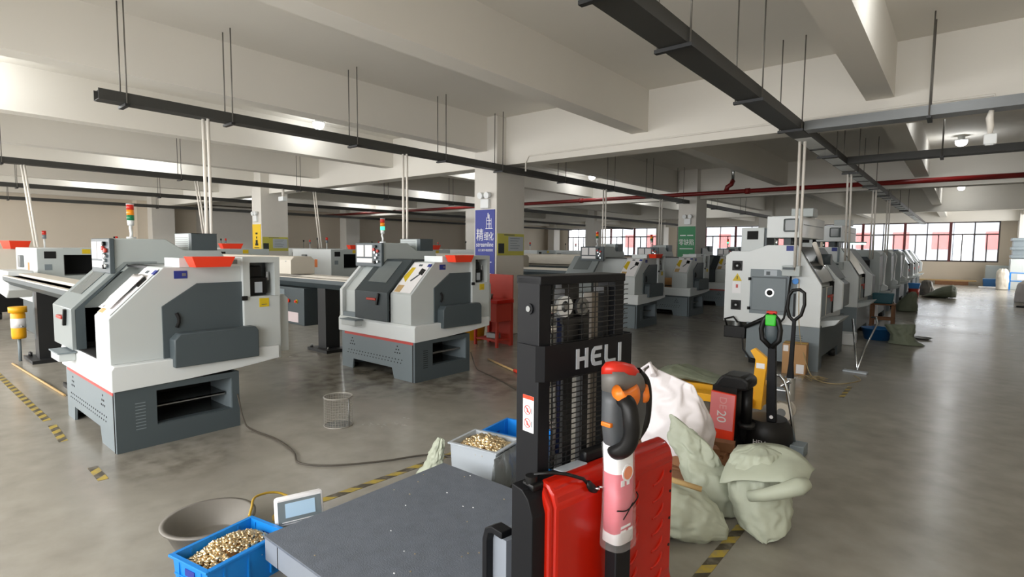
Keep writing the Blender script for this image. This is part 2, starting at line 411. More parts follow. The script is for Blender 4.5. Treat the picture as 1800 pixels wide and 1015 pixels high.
# girders across, beams along
for y in (-1.4, 7.6, 15.95, 25.6, 34.6):
    b = B(); b.box((LEFTX, y, 3.13), (RIGHTX, y + .36, CEIL), 'plaster'); struct(b.done('girder'))
for i in range(-8, 2):
    x = -.96 + 3.01 * i
    b = B(); b.box((x, BACKY, 3.37), (x + .27, FARY, CEIL), 'plaster'); struct(b.done('ceiling_beam'))
cols = {}
for y, dx in ((7.35, 0), (15.7, .43), (25.35, .05), (34.3, 0)):
    for x in (-7.02, -15.92, -24.85, 1.95):
        b = B(); b.box((x + dx, y, 0), (x + dx + .55, y + .8, 3.98 if y < 34 else CEIL), 'column_paint', .012)
        cols[(x, y)] = struct(b.done('column'))
# thin conduits clipped to the face of the near girder
b = B(); b.tube([(-6.0, 7.585, 2.98), (-6.0, 7.585, 3.14), (-5.93, 7.585, 3.24), (-.1, 7.585, 3.25), (.17, 7.585, 3.25), (.17, 7.585, 3.2)], .014, 'plaster'); 
tag(b.done('wall_conduit'), 'thin white conduit running along the near ceiling girder', 'conduit')
# ---- outside seen through the far windows
b = B(); b.box((-60, 36, -.25), (60, 120, -.2), 'asphalt'); struct(b.done('ground_outside'))
for k, (x0, x1, h, c, lab) in enumerate(((-46, -19, 9, 'building', 'pale grey factory building outside the left far window'), (-16, -1, 7.5, 'building', 'pale grey factory building outside the middle far window'), (1, 22, 8.5, 'building', 'pale factory building outside the right far window'))):
    t = thing('factory_building', lab, 'building', ((x0 + x1) / 2, 85, -.2)); hw = (x1 - x0) / 2
    b = B(); b.box((-hw, 0, 0), (hw, 12, h), c); b.done('facade', t)
    for q in range(int(hw)):
        if q % 2 == 1: continue
        xx = -hw + 1 + 2 * q; b = B(); b.box((xx, -.15, 2.2), (xx + 1.7, 0, 4.3), 'building_red'); b.done('red_shutter', t)
# ================================================================ lamps
def lamp_proto():
    t = thing('ceiling_lamp', '', 'lamp', group='round ceiling lamps between the beams')
    b = B(); b.rev([(0, .05), (.06, .05), (.06, -.03), (.115, -.035), (.115, -.05), (.0, -.05)], (0, 0, 0), 'lens_white', 20); b.done('housing', t)
    b = B(); b.rev([(.0, -.05), (.1, -.05), (.1, -.09), (.085, -.13), (.05, -.155), (0, -.165)], (0, 0, 0), 'lamp_glow', 20); b.done('diffuser', t)
    return t
LAMPS = [(-9.2, 5.5, 'lit ceiling lamp showing just above the near left cable tray'), (-9.0, 14.7, 'lit ceiling lamp right of the blue sign column'), (-.14, 14.4, 'upper of the two lit lamps over the right aisle'), (-.155, 24.6, 'lower of the two lit lamps over the right aisle')]
OFF = [(-9.2, .8), (-9.2, 10), (-9.1, 19.5), (-9.1, 24), (-15.2, 4.8), (-15.2, 9.6), (-15.2, 14), (-15.2, 19), (-21.2, 5), (-21.2, 10), (-21.2, 15), (-.15, 5), (-.15, 10), (-.15, 19.4)]
lp = lamp_proto()
def lamp_light(t, e):
    d = bpy.data.lights.new('lamp_light', 'POINT'); d.energy = e; d.shadow_soft_size = .07; d.color = (.95, .98, 1)
    o = bpy.data.objects.new('lamp_light', d); COL.objects.link(o); o.parent = t; o.location = (0, 0, -.27)
for k, (x, y, lab) in enumerate(LAMPS):
    o = lp if k == 0 else dup(lp, lab)
    o['label'] = lab; o.location = (x, y, CEIL - .05)
    lamp_light(o, 9 if x < -1 else 1.5)
for k, (x, y) in enumerate(OFF):
    o = dup(lp, 'ceiling lamp tucked up between the ceiling beams, mostly hidden from view')
    o.location = (x, y, CEIL - .05); lamp_light(o, (1.5 if y > 6 else 5) if x > -1 else (20 if x < -15 else 11))
# ================================================================ cable trays, rods, conduits
def tray(name, lab, x0, x1, y0, y1, z, along, m='tray_metal', rods=(), rung=0.0, pale=None):
    """U-section tray; along 'y' or 'x'; rods: positions of hanger pairs"""
    t = thing(name, lab, 'cable tray', ((x0 + x1) / 2, (y0 + y1) / 2, z))
    ox, oy = -(x0 + x1) / 2, -(y0 + y1) / 2
    def bx(b, a, c, mm): b.box((a[0] + ox, a[1] + oy, a[2]), (c[0] + ox, c[1] + oy, c[2]), mm)
    h = .1; e = .006; b = B()
    if along == 'y':
        bx(b, (x0, y0, 0), (x0 + e, y1, h), m); bx(b, (x1 - e, y0, 0), (x1, y1, h), m); bx(b, (x0 + e, y0, 0), (x1 - e, y1, e), pale or m); bx(b, (x0 + e, y0 + .02, h - e), (x1 - e, y1, h), m)
    else:
        bx(b, (x0, y0, 0), (x1, y0 + e, h), m); bx(b, (x0, y1 - e, 0), (x1, y1, h), m); bx(b, (x0, y0 + e, 0), (x1, y1 - e, e), pale or m); bx(b, (x0, y0 + e, h - e), (x1, y1 - e, h), m)
    b.done('trough', t)
    if rung:
        k = y0 + rung
        while k < y1:
            b = B(); bx(b, (x0 + .004, k, -.012), (x1 - .004, k + .07, -.001), 'tray_metal'); b.done('strap', t); k += rung
    for r in rods:
        for s in (0, 1):
            b = B()
            if along == 'y':
                px = (x0 - .015 if s == 0 else x1 + .015) + ox; b.cyl((px, r + oy, -.03), (px, r + oy, CEIL - z), .007, 'rod_steel', seg=6)
            else:
                py = (y0 - .015 if s == 0 else y1 + .015) + oy; b.cyl((r + ox, py, -.03), (r + ox, py, CEIL - z), .007, 'rod_steel', seg=6)
            b.done('hanger_rod', t)
        b = B()
        if along == 'y': bx(b, (x0 - .03, r - .02, -.03), (x1 + .03, r + .02, -.005), 'black_metal')
        else: bx(b, (r - .02, y0 - .03, -.03), (r + .02, y1 + .03, -.005), 'black_metal')
        b.done('support_bracket', t)
    return t
TZ = 2.98
tray('cable_tray', 'long dark cable tray over the near left lathes passing the blue sign column', -6.42, -6.26, 1.5, 34, TZ, 'y', rods=(1.72, 2.7, 4.3, 5.9, 7.25, 9.2, 11.2, 13.2, 15.2, 18, 21))
tray('cable_tray', 'dark cable tray over the second machine row, next left of the nearest one', -12.55, -12.4, -3.0, 34, TZ, 'y', rods=(1.6, 4.3, 6.9, 9.5, 12))
tray('cable_tray', 'dark cable tray over the third machine row near the left wall', -17.6, -17.45, -3.0, 34, TZ, 'y', rods=(2.5, 5.5, 8.5))
tray('cable_tray', 'dark cable tray closest to the left wall', -22.6, -22.45, -3.0, 34, TZ, 'y', rods=(3, 7))
tray('cable_tray', 'broad dark cable tray crossing the upper right ceiling towards the far windows', -1.66, -1.46, -1.0, 7.35, TZ, 'y', rods=(2.6, 3.55, 5.2, 6.75))
tray('cable_tray', 'cable tray with window light painted on its slatted underside above the right machine row', -1.66, -1.46, 7.36, 33.5, TZ, 'y', rods=(8.9, 11, 13.5, 16, 19, 22), rung=.85, pale='tray_pale')  # pale bottom carries reflected window light in its colour
tray('cable_tray', 'grey cross tray branching right just in front of the near girder', -1.45, 2.9, 6.88, 7.1, TZ, 'x', m='tray_grey', rods=(-.33, 2))
tray('cable_tray', 'thinner dark cross tray branching right behind the near girder', -1.45, 2.9, 9.85, 10.05, TZ, 'x', rods=(-.3, 2.2))
def drop(pairs, lab, grp=None):
    """white conduit running down; pairs of (top, bottom)"""
    for k, (a, c, l) in enumerate(pairs):
        b = B(); b.tube([a, (a[0] + (c[0] - a[0]) * .5, a[1] + (c[1] - a[1]) * .5, (a[2] + c[2]) / 2), c], .017, 'conduit', 8)
        tag(b.done('conduit_pipe'), l, 'conduit', 'white conduit drops')
def pair(x, y, x2, y2, z2, where):
    drop([((x, y, TZ), (x2, y2, z2), 'left conduit of the white pair dropping to ' + where), ((x + .05, y + .03, TZ), (x2 + .05, y2 + .03, z2), 'right conduit of the white pair dropping to ' + where)], '')
pair(-6.36, 2.44, -6.36, 2.44, 1.30, 'the nearest lathe at left')
pair(-6.36, 5.15, -6.36, 5.15, 1.30, 'the lathe in front of the blue sign')
pair(-6.36, 10.9, -6.36, 10.9, 1.25, 'the lathe behind the forklift mast')
pair(-6.36, 13.9, -6.36, 13.9, 1.25, 'the lathe left of the green sign')
pair(-12.5, 1.86, -12.5, 1.98, 1.58, 'the white machine at the left edge')
pair(-12.5, 4.6, -12.5, 4.75, 1.58, 'the machine behind the nearest lathe hood')
pair(-12.5, 7.3, -12.5, 7.45, 1.58, 'the white machine left of the second lathe')
pair(-1.63, 7.55, -1.72, 8.0, 1.3, 'the big white turning centre')
pair(-1.6, 11.0, -1.62, 11.33, 1.45, 'the second turning centre')
pair(-1.6, 14.5, -1.62, 14.7, 1.45, 'the third machine of the right row')
pair(-1.6, 17.5, -1.62, 17.7, 1.45, 'the fourth machine of the right row')
# fire main
t = thing('fire_pipe', 'red sprinkler main crossing the hall under the beams', 'pipe', (0, 14.9, 3.17))
b = B(); b.cyl((-24.9, 0, 0), (2.9, 0, 0), .055, 'pipe_red', seg=14); b.done('main_pipe', t)
b = B()
for x in (-19, -14, -9.5, -4.4, 1.5): b.cyl((x - .06, 0, 0), (x + .06, 0, 0), .075, 'pipe_red', seg=14)
b.done('coupling', t)
b = B(); b.tube([(-4.95, 0, .03), (-4.92, 0, .14), (-4.82, 0, .2), (-4.8, .05, .3)], .06, 'pipe_red', 12); b.done('riser_elbow', t)
b = B(); b.cyl((-4.8, .05, .3), (-4.8, .05, .8), .04, 'steel', seg=12); b.done('riser_pipe', t)
# exit lamp hanging from the cross tray
t = thing('emergency_lamp', 'white emergency lamp hanging under the right cross tray', 'lamp', (.14, 6.95, 2.7))
b = B(); b.box((-.045, -.03, -.05), (.055, .04, .05), 'lens_white', .012); b.done('housing', t)
b = B(); b.box((-.03, -.022, -.056), (.03, .022, -.05), 'lens_white'); b.done('lens', t)
b = B(); b.tube([(0, 0, .05), (0, 0, .12), (-.01, 0, .2), (0, 0, .27)], [.02, .028, .03, .02], 'conduit', 10); b.done('bracket', t)
t = thing('ceiling_camera', 'small white lamp bracket under the tray left of the yellow sign column', 'lamp', (-12.47, 6.5, 2.75))
b = B(); b.cyl((0, 0, .05), (0, 0, .23), .03, 'conduit', seg=10); b.done('bracket', t)
b = B(); b.box((-.12, -.06, -.06), (.1, .06, .05), 'lens_white', .015); b.done('housing', t)
# ================================================================ column signs
def bars(b, rows, m, y): 
    for x0, x1, z0, z1 in rows: b.box((x0, y, z0), (x1, y + .002, z1), m)
cx, cy = -7.02, 7.35
t = thing('wall_sign', 'tall blue sign with white lettering on the column by the second lathe', 'sign', (cx + .275, cy - .012, 1.6))
b = B(); b.box((-.24, 0, -.95), (.24, .012, .72), 'sign_blue'); b.done('panel', t)
text('精', .24, 'sign_white', 'headline', t, TR((-.12, -.001, .25)) @ FACE_FRONT, .003, width=.17)
text('细化', .17, 'sign_white', 'headline', t, TR((.1, -.001, .225)) @ FACE_FRONT, .003, width=.23)
text('streamline', .115, 'sign_white', 'subtitle', t, TR((.0, -.001, .085)) @ FACE_FRONT, width=.42)
text('员工操作·制度管理', .05, 'sign_white', 'slogan', t, TR((.02, -.001, -.02)) @ FACE_FRONT, width=.36)
b = B(); bars(b, [(-.14, .17, -.24, -.225), (-.14, .12, -.31, -.295), (-.14, .08, -.38, -.365), (-.14, .16, -.45, -.435)], 'sign_white', -.002); b.done('text_lines', t)
b = B()
for x0, x1, z0, z1 in ((.04, .05, .38, .58), (.1, .115, .38, .63), (.04, .16, .455, .465), (.05, .15, .52, .53), (.15, .16, .38, .56), (.07, .09, .56, .66), (.02, .19, .37, .385)): b.box((x0, -.002, z0), (x1, 0, z1), 'sign_white')
b.done('tower_emblem', t)
def twin_light(lab, loc, s=1.0):
    t = thing('twin_spot_light', lab, 'emergency light', loc, group='twin spot emergency lights on the columns')
    b = B(); b.box((-.1 * s, -.06, -.1 * s), (.1 * s, 0, .07 * s), 'lens_white', .012); b.done('battery_box', t)
    for q in (-1, 1):
        b = B(); b.cyl((q * .08 * s, -.02, .14 * s), (q * .08 * s, -.1, .13 * s), .055 * s, 'lens_white', r1=.06 * s, seg=16); b.done('spot_head', t)
    return t
twin_light('white twin spot light above the blue sign', (cx + .3, cy - .001, 2.44))
twin_light('white twin spot light above the yellow sign', (-15.92 + .28, cy - .001, 2.42))
twin_light('white twin spot light above the green sign', (-7.02 + .43 + .3, 15.7 - .001, 2.47))
def board(lab, x, y, z):
    t = thing('notice_board', lab, 'notice board', (x + .012, y, z), group='olive notice boards on column sides')
    b = B(); b.box((-.011, -.38, -.2), (0, .38, .2), 'board_olive'); b.done('panel', t)
    b = B(); b.box((0, -.36, -.16), (.003, -.2, .02), 'glass_shade_dark'); b.done('photo', t)
    b = B(); b.box((0, -.08, -.12), (.003, .36, .15), 'grey_crate'); b.done('poster', t)
    b = B()
    for k in range(5): b.box((.003, -.03, .11 - k * .045), (.005, .25 - .04 * (k % 3), .12 - k * .045), 'slate_light')
    b.box((0, -.2, .17), (.003, .1, .185), 'slate_paint'); b.done('text_lines', t)
    return t
board('olive notice board on the right side of the blue sign column', cx + .55, 7.75, 1.69)
board('olive notice board on the right side of the yellow sign column', -15.37, 7.75, 1.69)
t = thing('wall_sign', 'yellow sign with small black figure on the far left column', 'sign', (-15.645, cy - .012, 1.7))
b = B(); b.box((-.25, 0, -1.0), (.25, .012, .55), 'sign_yellow'); b.done('panel', t)
b = B()
for x0, x1, z0, z1 in ((-.06, .06, .26, .31), (-.03, .03, .14, .2), (-.06, .06, .0, .1), (-.09, .09, -.06, .0), (-.15, .15, -.13, -.11), (-.09, .09, -.3, -.285)): b.box((x0, -.003, z0), (x1, 0, z1), 'black_plastic')
b.done('figure_mark', t)
t = thing('wall_sign', 'green sign with white characters on the far column', 'sign', (-7.02 + .43 + .275, 15.7 - .012, 1.735))
b = B(); b.box((-.26, 0, -.75), (.26, .012, .58), 'sign_green'); b.done('panel', t)
text('零缺陷', .2, 'sign_white', 'headline', t, TR((0, -.001, .1)) @ FACE_FRONT, width=.45)
b = B(); bars(b, [(-.2, -.02, .3, .33), (.02, .2, .3, .33), (-.2, .2, -.09, -.065), (-.12, .1, -.32, -.3), (-.14, .12, -.42, -.4), (-.2, .2, -.58, -.56)], 'sign_white', -.002); b.done('text_lines', t)
# pilasters and pipe on the left wall
b = B(); b.box((LEFTX, 7.0, 0), (LEFTX + .5, 7.55, CEIL), 'wall_paint'); struct(b.done('pilaster'))
b = B(); b.box((LEFTX, 9.3, 0), (LEFTX + .7, 12.2, 3.3), 'column_paint'); struct(b.done('wall_recess'))
b = B(); b.cyl((LEFTX + .12, 16.5, 0), (LEFTX + .12, 16.5, 3.3), .06, 'wood_light', seg=10); tag(b.done('wall_pipe'), 'tan vertical pipe on the left wall beyond the second lathe', 'pipe')
# ================================================================ gang-tool lathes (front towards -y, end face towards +x)
def make_lathe(lab, door_shift=0.0, door_m='door_slate', open_dark='dark_void'):
    t = thing('cnc_lathe', lab, 'lathe', group='lathes of the front row')
    # base: end panel with opening, front panel with foot cut-out
    b = B(); m = 'slate_light'; e = 'slate_paint'
    b.prism([(-1.52, .0), (-1.28, 0), (-1.26, .13), (-.44, .13), (-.40, 0), (-.012, 0), (-.012, .49), (-1.52, .49)], 'y', 0, .02, m)
    b.box((-.045, -.004, .0), (-.03, .0, .47), 'dark_void')
    # end panel frame round the opening y .28-.86, z .17-.45
    b.box((-.012, .0, 0.0), (0, .28, .5), e); b.box((-.012, .28, 0), (0, .93, .17), e); b.box((-.012, .28, .45), (0, .93, .5), e); b.box((-.012, .87, .17), (0, .93, .45), e)
    b.box((-1.52, .91, 0), (-.012, .93, .5), e); b.box((-1.52, .02, .0), (-1.508, .91, .5), m)
    b.box((-.08, .28, .165), (-.012, .87, .175), e); b.box((-.5, .28, .16), (-.08, .87, .17), 'glass_shade_dark'); b.box((-.5, .28, .17), (-.49, .9, .46), 'dark_void'); b.box((-1.5, .02, .47), (-.012, .91, .49), 'dark_void')  # floor and back of the opening darkened, shade put into the colour
    b.box((-.45, .862, .17), (-.012, .872, .45), m); b.box((-.45, .27, .17), (-.012, .28, .45), 'black_metal')
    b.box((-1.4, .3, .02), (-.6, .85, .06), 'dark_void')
    for k in range(3):                                                # perforations
        for j in range(k + 1):
            for X in (-1.28, -.33): b.box((X + (j - k / 2) * .045 - .009, -.002, .40 - k * .04), (X + (j - k / 2) * .045 + .009, 0, .415 - k * .04), 'dark_void')
    for j in range(19):
        x = -1.37 + j * .062
        b.box((x, -.002, .24), (x + .016, 0, .252), 'dark_void'); b.box((x - .02, -.002, .2), (x - .006, 0, .212), 'dark_void')
    for k in range(9): b.box((0, .13, .16 + k * .026), (.003, .2, .166 + k * .026), 'slate_light' if door_shift else 'dark_void')
    b.done('base', t)
    b = B(); b.box((-.48, .3, .3), (-.1, .85, .31), 'glass_shade_dark'); b.box((-.11, .3, .29), (-.1, .85, .31), 'steel_dull'); b.done('chip_drawer', t)  # drawer darkened, the opening's shade put into its colour
    for x in (-1.4, -.14):
        for y in (.12, .8): b = B(); b.cyl((x, y, 0), (x, y, .03), .04, 'black_metal', seg=12); b.done('levelling_foot', t)
    b = B(); b.box((-1.45, -.006, .455), (-.03, 0, .487), 'stripe_red'); b.done('red_stripe', t)
    # coolant skirt
    b = B(); b.prism([(-.02, .49), (-.02, .66), (-.0, .69), (1.3, .69), (1.3, .57), (.93, .53), (.5, .505)], 'x', -1.57, .02, 'white_paint', .006)
    b.done('coolant_skirt', t)
    b = B(); b.box((-1.32, -.14, .60), (-1.02, -.02, .67), 'body_paint', .008); b.box((-1.34, -.15, .67), (-1.0, -.02, .682), 'slate_light'); b.done('tool_ledge', t)
    # enclosure: right-hand cabinet with sloping front, left cabinet, rear
    prof = [(0, .69), (0, 1.05), (.385, 1.44), (1.0, 1.44), (1.0, .69)]
    b = B(); b.prism(prof, 'x', -.46, -.07, 'body_paint', .006); b.box((-.46, -.0, .69), (-.455, .0, .7), 'body_paint')
    b.done('enclosure', t)
    b = B(); b.prism([(0, .69), (0, 1.05), (.385, 1.44), (.5, 1.44), (.5, .69)], 'x', -1.56, -1.5, 'white_paint', .005)
    b.prism([(.05, .74), (.05, 1.04), (.43, 1.42), (.5, 1.42), (.5, .74)], 'x', -1.5, -1.12, 'body_paint'); b.box((-1.5, .01, .69), (-1.12, .06, .75), 'slate_light')
    b.done('left_panel', t)
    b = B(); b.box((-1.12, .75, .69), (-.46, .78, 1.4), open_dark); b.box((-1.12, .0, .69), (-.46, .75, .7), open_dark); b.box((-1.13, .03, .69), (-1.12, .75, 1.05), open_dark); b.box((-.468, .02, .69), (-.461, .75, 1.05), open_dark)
    b.cyl((-1.1, .45, 1.0), (-.95, .45, 1.0), .09, 'steel_dull', seg=16); b.box((-.8, .3, .72), (-.55, .6, .92), 'steel_dull', .01)
    b.done('work_chamber', t)
    b = B(); b.box((-1.56, .5, .69), (-.46, 1.0, 1.44), 'body_paint', .005); b.box((-1.56, .38, 1.42), (-.46, .5, 1.44), 'black_metal'); b.done('rear_housing', t)
    # sloping control face on the right cabinet
    s2 = lambda x, k: (x, .385 * k - .003, 1.05 + .39 * k + .003)
    b = B(); b.quad([s2(-.43, .05), s2(-.1, .05), s2(-.1, .95), s2(-.43, .95)], 'paper', .004)
    b.quad([s2(-.43, .5), s2(-.33, .35), s2(-.33, .8), s2(-.4, .8)], 'label_yellow', .006); b.quad([s2(-.41, .06), s2(-.3, .06), s2(-.3, .26), s2(-.41, .26)], 'wood_light', .006)
    b.done('instruction_sheet', t)
    b = B(); b.quad([s2(-.2, .62), s2(-.12, .58), s2(-.12, .74), s2(-.2, .78)], 'black_plastic', .012); b.done('gauge_card', t); b = B(); b.quad([s2(-.26, .4), s2(-.24, .38), s2(-.14, .66), s2(-.16, .66)], 'slate_paint', .01); b.done('pointer_strip', t); b = B(); b.quad([s2(-.3, .85), s2(-.24, .85), s2(-.24, .9), s2(-.3, .9)], 'slate_paint', .008); b.done('small_label', t); b = B()
    b.quad([s2(-.14, .84), s2(-.08, .84), s2(-.08, .92), s2(-.14, .92)], 'label_blue', .008); b.done('blue_label', t)
    # end face
    b = B(); b.prism([(.36, .64), (.36, 1.12), (.63, 1.30), (1.0, 1.30), (1.0, .64)], 'x', -.068, -.05, 'slate_paint'); d = b.done('side_door', t)
    b = B(); b.tube([(-.046, .46, 1.06), (-.04, .475, 1.02), (-.04, .475, .98), (-.046, .46, .94)], .014, 'dark_void', 8); b.done('pull_recess', d)
    b = B(); b.prism([(.40, .62), (.40, .85), (.45, .9), (1.06, .9), (1.09, .86), (1.09, .62)], 'x', -.049, .07, 'slate_paint', .01); b.prism([(.402, .63), (.402, .85), (.45, .9), (.45, .63)], 'x', .0, .001, 'slate_light'); b.done('motor_cover', t)
    b = B()                                                            # rear cabinet with a window opening
    b.box((-.45, 1.0, .56), (-.02, 1.34, 1.16), 'body_paint', .006); b.box((-.45, 1.0, 1.16), (-.02, 1.06, 1.52), 'body_paint'); b.box((-.45, 1.29, 1.16), (-.02, 1.34, 1.52), 'body_paint'); b.box((-.45, 1.06, 1.47), (-.02, 1.29, 1.52), 'body_paint'); b.box((-.45, 1.06, 1.16), (-.2, 1.29, 1.47), 'glass_shade_dark')  # cabinet interior darkened, its shade painted in
    c = b.done('rear_cabinet', t)
    b = B(); b.box((-.2, 1.08, 1.18), (-.06, 1.24, 1.33), 'black_plastic', .01); b.box((-.2, 1.08, 1.33), (-.08, 1.2, 1.44), 'black_plastic', .015); b.cyl((-.1, 1.26, 1.3), (-.1, 1.26, 1.38), .015, 'steel_dull'); b.box((-.06, 1.12, 1.19), (-.058, 1.19, 1.29), 'grey_crate'); b.done('air_regulator', c)
    b = B(); b.box((-.02, 1.14, 1.06), (-.017, 1.23, 1.14), 'label_yellow'); b.box((-.017, 1.16, 1.08), (-.016, 1.21, 1.085), 'slate_paint'); b.done('warning_label', c)
    b = B(); b.box((-.02, .98, 1.13), (.0, 1.03, 1.17), 'black_plastic', .005); b.done('door_latch', c)
    b = B(); b.prism([(1.34, .6), (1.34, 1.16), (1.42, 1.16), (1.46, 1.12), (1.46, .6)], 'x', -.6, -.1, 'body_paint', .006); b.done('rear_box', t)
    b = B(); b.box((-.07, .46, 1.345), (-.066, .56, 1.41), 'label_blue'); b.box((-.066, .475, 1.36), (-.065, .51, 1.4), 'label_blue'); b.box((-.066, .52, 1.365), (-.065, .55, 1.39), 'tray_grey'); b.done('name_plate', t)
    b = B(); b.box((-.4, .5, 1.44), (-.07, .52, 1.515), 'white_paint'); b.box((-.07, .5, 1.44), (-.06, 1.0, 1.515), 'white_paint'); b.box((-.06, .82, 1.46), (-.058, .97, 1.5), 'steel_dull'); b.done('top_rail', t)
    # hood and operator panel
    b = B(); b.prism([(.28, 1.37), (.28, 1.68), (.70, 1.68), (.86, 1.575), (1.2, 1.575), (1.28, 1.44), (.42, 1.44), (.36, 1.38)], 'x', -1.5, -.98, 'hood_paint', .008); b.done('operator_hood', t)
    b = B(); b.box((-1.54, .24, 1.36), (-.95, .28, 1.68), 'slate_paint', .008); p = b.done('control_panel', t)
    b = B(); b.box((-1.5, .234, 1.49), (-1.34, .24, 1.65), 'paper'); b.done('screen', p); b = B(); b.box((-1.31, .234, 1.49), (-1.15, .24, 1.65), 'paper'); b.done('key_panel', p); b = B(); b.box((-1.5, .234, 1.41), (-1.15, .24, 1.47), 'paper'); b.done('soft_key_strip', p)
    for x, z, q in ((-1.07, 1.63, 'black_plastic'), (-1.02, 1.57, 'red_dark'), (-1.08, 1.55, 'steel'), (-1.06, 1.48, 'steel'), (-1.02, 1.43, 'steel'), (-1.09, 1.42, 'black_plastic'), (-1.03, 1.52, 'steel'), (-1.1, 1.59, 'stripe_red')): b = B(); b.cyl((x, .24, z), (x, .215, z), .02 if q != 'steel' else .016, q, seg=10); b.done('push_button', p)
    b = B(); b.box((-1.42, .93, 1.575), (-1.05, 1.17, 1.74), 'hood_paint'); b.box((-1.05, .93, 1.575), (-.98, 1.17, 1.745), 'slate_paint'); b.box((-1.425, .925, 1.74), (-.98, 1.175, 1.745), 'slate_paint')
    for k in range(6): b.box((-1.4, .927, 1.6 + k * .02), (-1.08, .93, 1.606 + k * .02), 'tray_grey')
    b.done('chiller_unit', t)
    # sliding door (two-step profile), shifted left when open
    s = door_shift
    b = B(); b.prism([(-.05, .70), (-.05, 1.06), (.355, 1.466), (.62, 1.466), (.62, 1.446), (.38, 1.446), (-.02, 1.05), (-.02, .70)], 'x', -1.14 + s, -.455 + s, door_m, .004)
    if s:
        b.prism([(-.02, .7), (-.02, 1.05), (.38, 1.446), (.38, 1.44), (.05, 1.08), (.05, .7)], 'x', -.47 + s, -.456 + s, 'slate_paint')
    dr = b.done('sliding_door', t)
    q = lambda x, k: (x + s, -.05 + .405 * k - .002, 1.06 + .406 * k + .002)
    b = B(); b.quad([q(-1.0, .28), q(-.62, .28), q(-.62, .92), q(-1.0, .92)], 'glass_mid', .003); b.done('door_window', dr)
    b = B(); b.box((-.85 + s, -.085, .955), (-.66 + s, -.05, 0.985), 'red_dark', .008); b.done('door_grip', dr)
    b = B(); b.prism([(-.68, .90), (-.64, .90), (-.60, 1.04), (-.63, 1.05)], 'y', -.075, -.05, 'black_plastic', .004, T=TR((s, 0, 0))); b.done('door_lever', dr)
    # signal tower
    b = B(); b.cyl((-1.27, .5, 1.68), (-1.27, .5, 1.70), .04, 'lens_white', seg=14); b.tube([(-1.27, .5, 1.7), (-1.26, .5, 1.74), (-1.28, .5, 1.78), (-1.27, .5, 1.83)], .014, 'lens_white', 8); b.cyl((-1.27, .5, 1.81), (-1.27, .5, 1.86), .026, 'lens_white', r1=.03, seg=14); st = b.done('signal_tower', t)
    for z0, mm, nm in ((1.86, 'lens_green', 'green_lens'), (1.91, 'lens_orange', 'orange_lens'), (1.96, 'lens_red', 'red_lens')):
        b = B(); b.cyl((-1.27, .5, z0), (-1.27, .5, z0 + .05), .031, mm, seg=16); b.done(nm, st)
    b = B(); b.cyl((-1.27, .5, 2.01), (-1.27, .5, 2.018), .033, 'lens_white', seg=16); b.done('cap', st)
    return t
def place(o, x, y): o.location = (x, y, 0); return o
LX = -4.95
lathe_a = place(make_lathe('nearest lathe at left with its dark door slid open and papers on the slope', -.52, 'door_slate_lit'), LX, 1.2)
lathe_b = place(make_lathe('lathe with closed grey door in front of the blue sign column'), LX, 4.17)
for c in lathe_b.children:
    if c.name.startswith('signal_tower'):
        for g in c.children:
            if g.name.startswith('green_lens'): g.data.materials[0] = MATS['lens_green_lit']
open_b = make_lathe('lathe with open brown chamber right behind the forklift mast', -.62, 'door_slate_lit', open_dark='brass_dark')
lathe_c = place(open_b, LX - .1, 10.1)
for c in lathe_c.children:
    if c.name.startswith('red_stripe'): c.data.materials[0] = MATS['slate_paint']
place(dup(lathe_c, 'lathe with open dark chamber left of the big white turning centre'), LX - .1, 12.85)
place(dup(lathe_b, 'far lathe just left of the white turning centre, partly behind it'), LX - .1, 15.9)
place(dup(lathe_b, 'lathe far back in the front row, first one beyond the green sign'), LX - .1, 18.9)
place(dup(lathe_b, 'lathe far back in the front row, second one beyond the green sign'), LX - .1, 21.9)
place(dup(lathe_b, 'lathe farthest back in the front row before the windows'), LX - .1, 24.9)
# papers lying on the sloping face of the nearest lathe
b = B(); P = []
for i in range(7):
    row = []
    for j in range(5):
        k = .12 + .11 * i; x = LX - .44 + .07 * j + .012 * (i % 2); row.append((x, 1.2 + .385 * k - .018 - .008 * R_.random(), 1.05 + .39 * k + .018 + .012 * R_.random()))
    P.append(row)
b.sheet(P, 'paper', .002); tag(b.done('paper_sheets'), 'crumpled white paper sheets lying on the slope of the nearest lathe', 'paper')
# red trays
def red_tray(lab, x, y, z, rz=0.0, s=1.0):
    b = B(); o = [(-.17, -.09), (.17, -.09), (.17, .09), (-.17, .09)]; k = .8; h = .085
    lo = [(p[0] * k * s, p[1] * k * s, 0) for p in o]; hi = [(p[0] * s, p[1] * s, h * s) for p in o]
    for i in range(4):
        j = (i + 1) % 4; b.quad([lo[i], lo[j], hi[j], hi[i]], 'red_plastic', -.006)
    b.box((-.17 * k * s, -.09 * k * s, 0), (.17 * k * s, .09 * k * s, .006), 'red_plastic')
    ob = b.done('parts_tray', None, (x, y, z), rz); tag(ob, lab, 'tray', 'red plastic parts trays'); return ob
red_tray('red plastic tray on top of the nearest lathe', LX + .045, 1.2 + .70, 1.442, PI / 2)
red_tray('red plastic tray on top of the lathe before the blue sign', LX + .045, 4.17 + .70, 1.442, PI / 2)
red_tray('orange red tray on the lathe right behind the forklift mast', LX - .055, 10.1 + .70, 1.442, PI / 2)
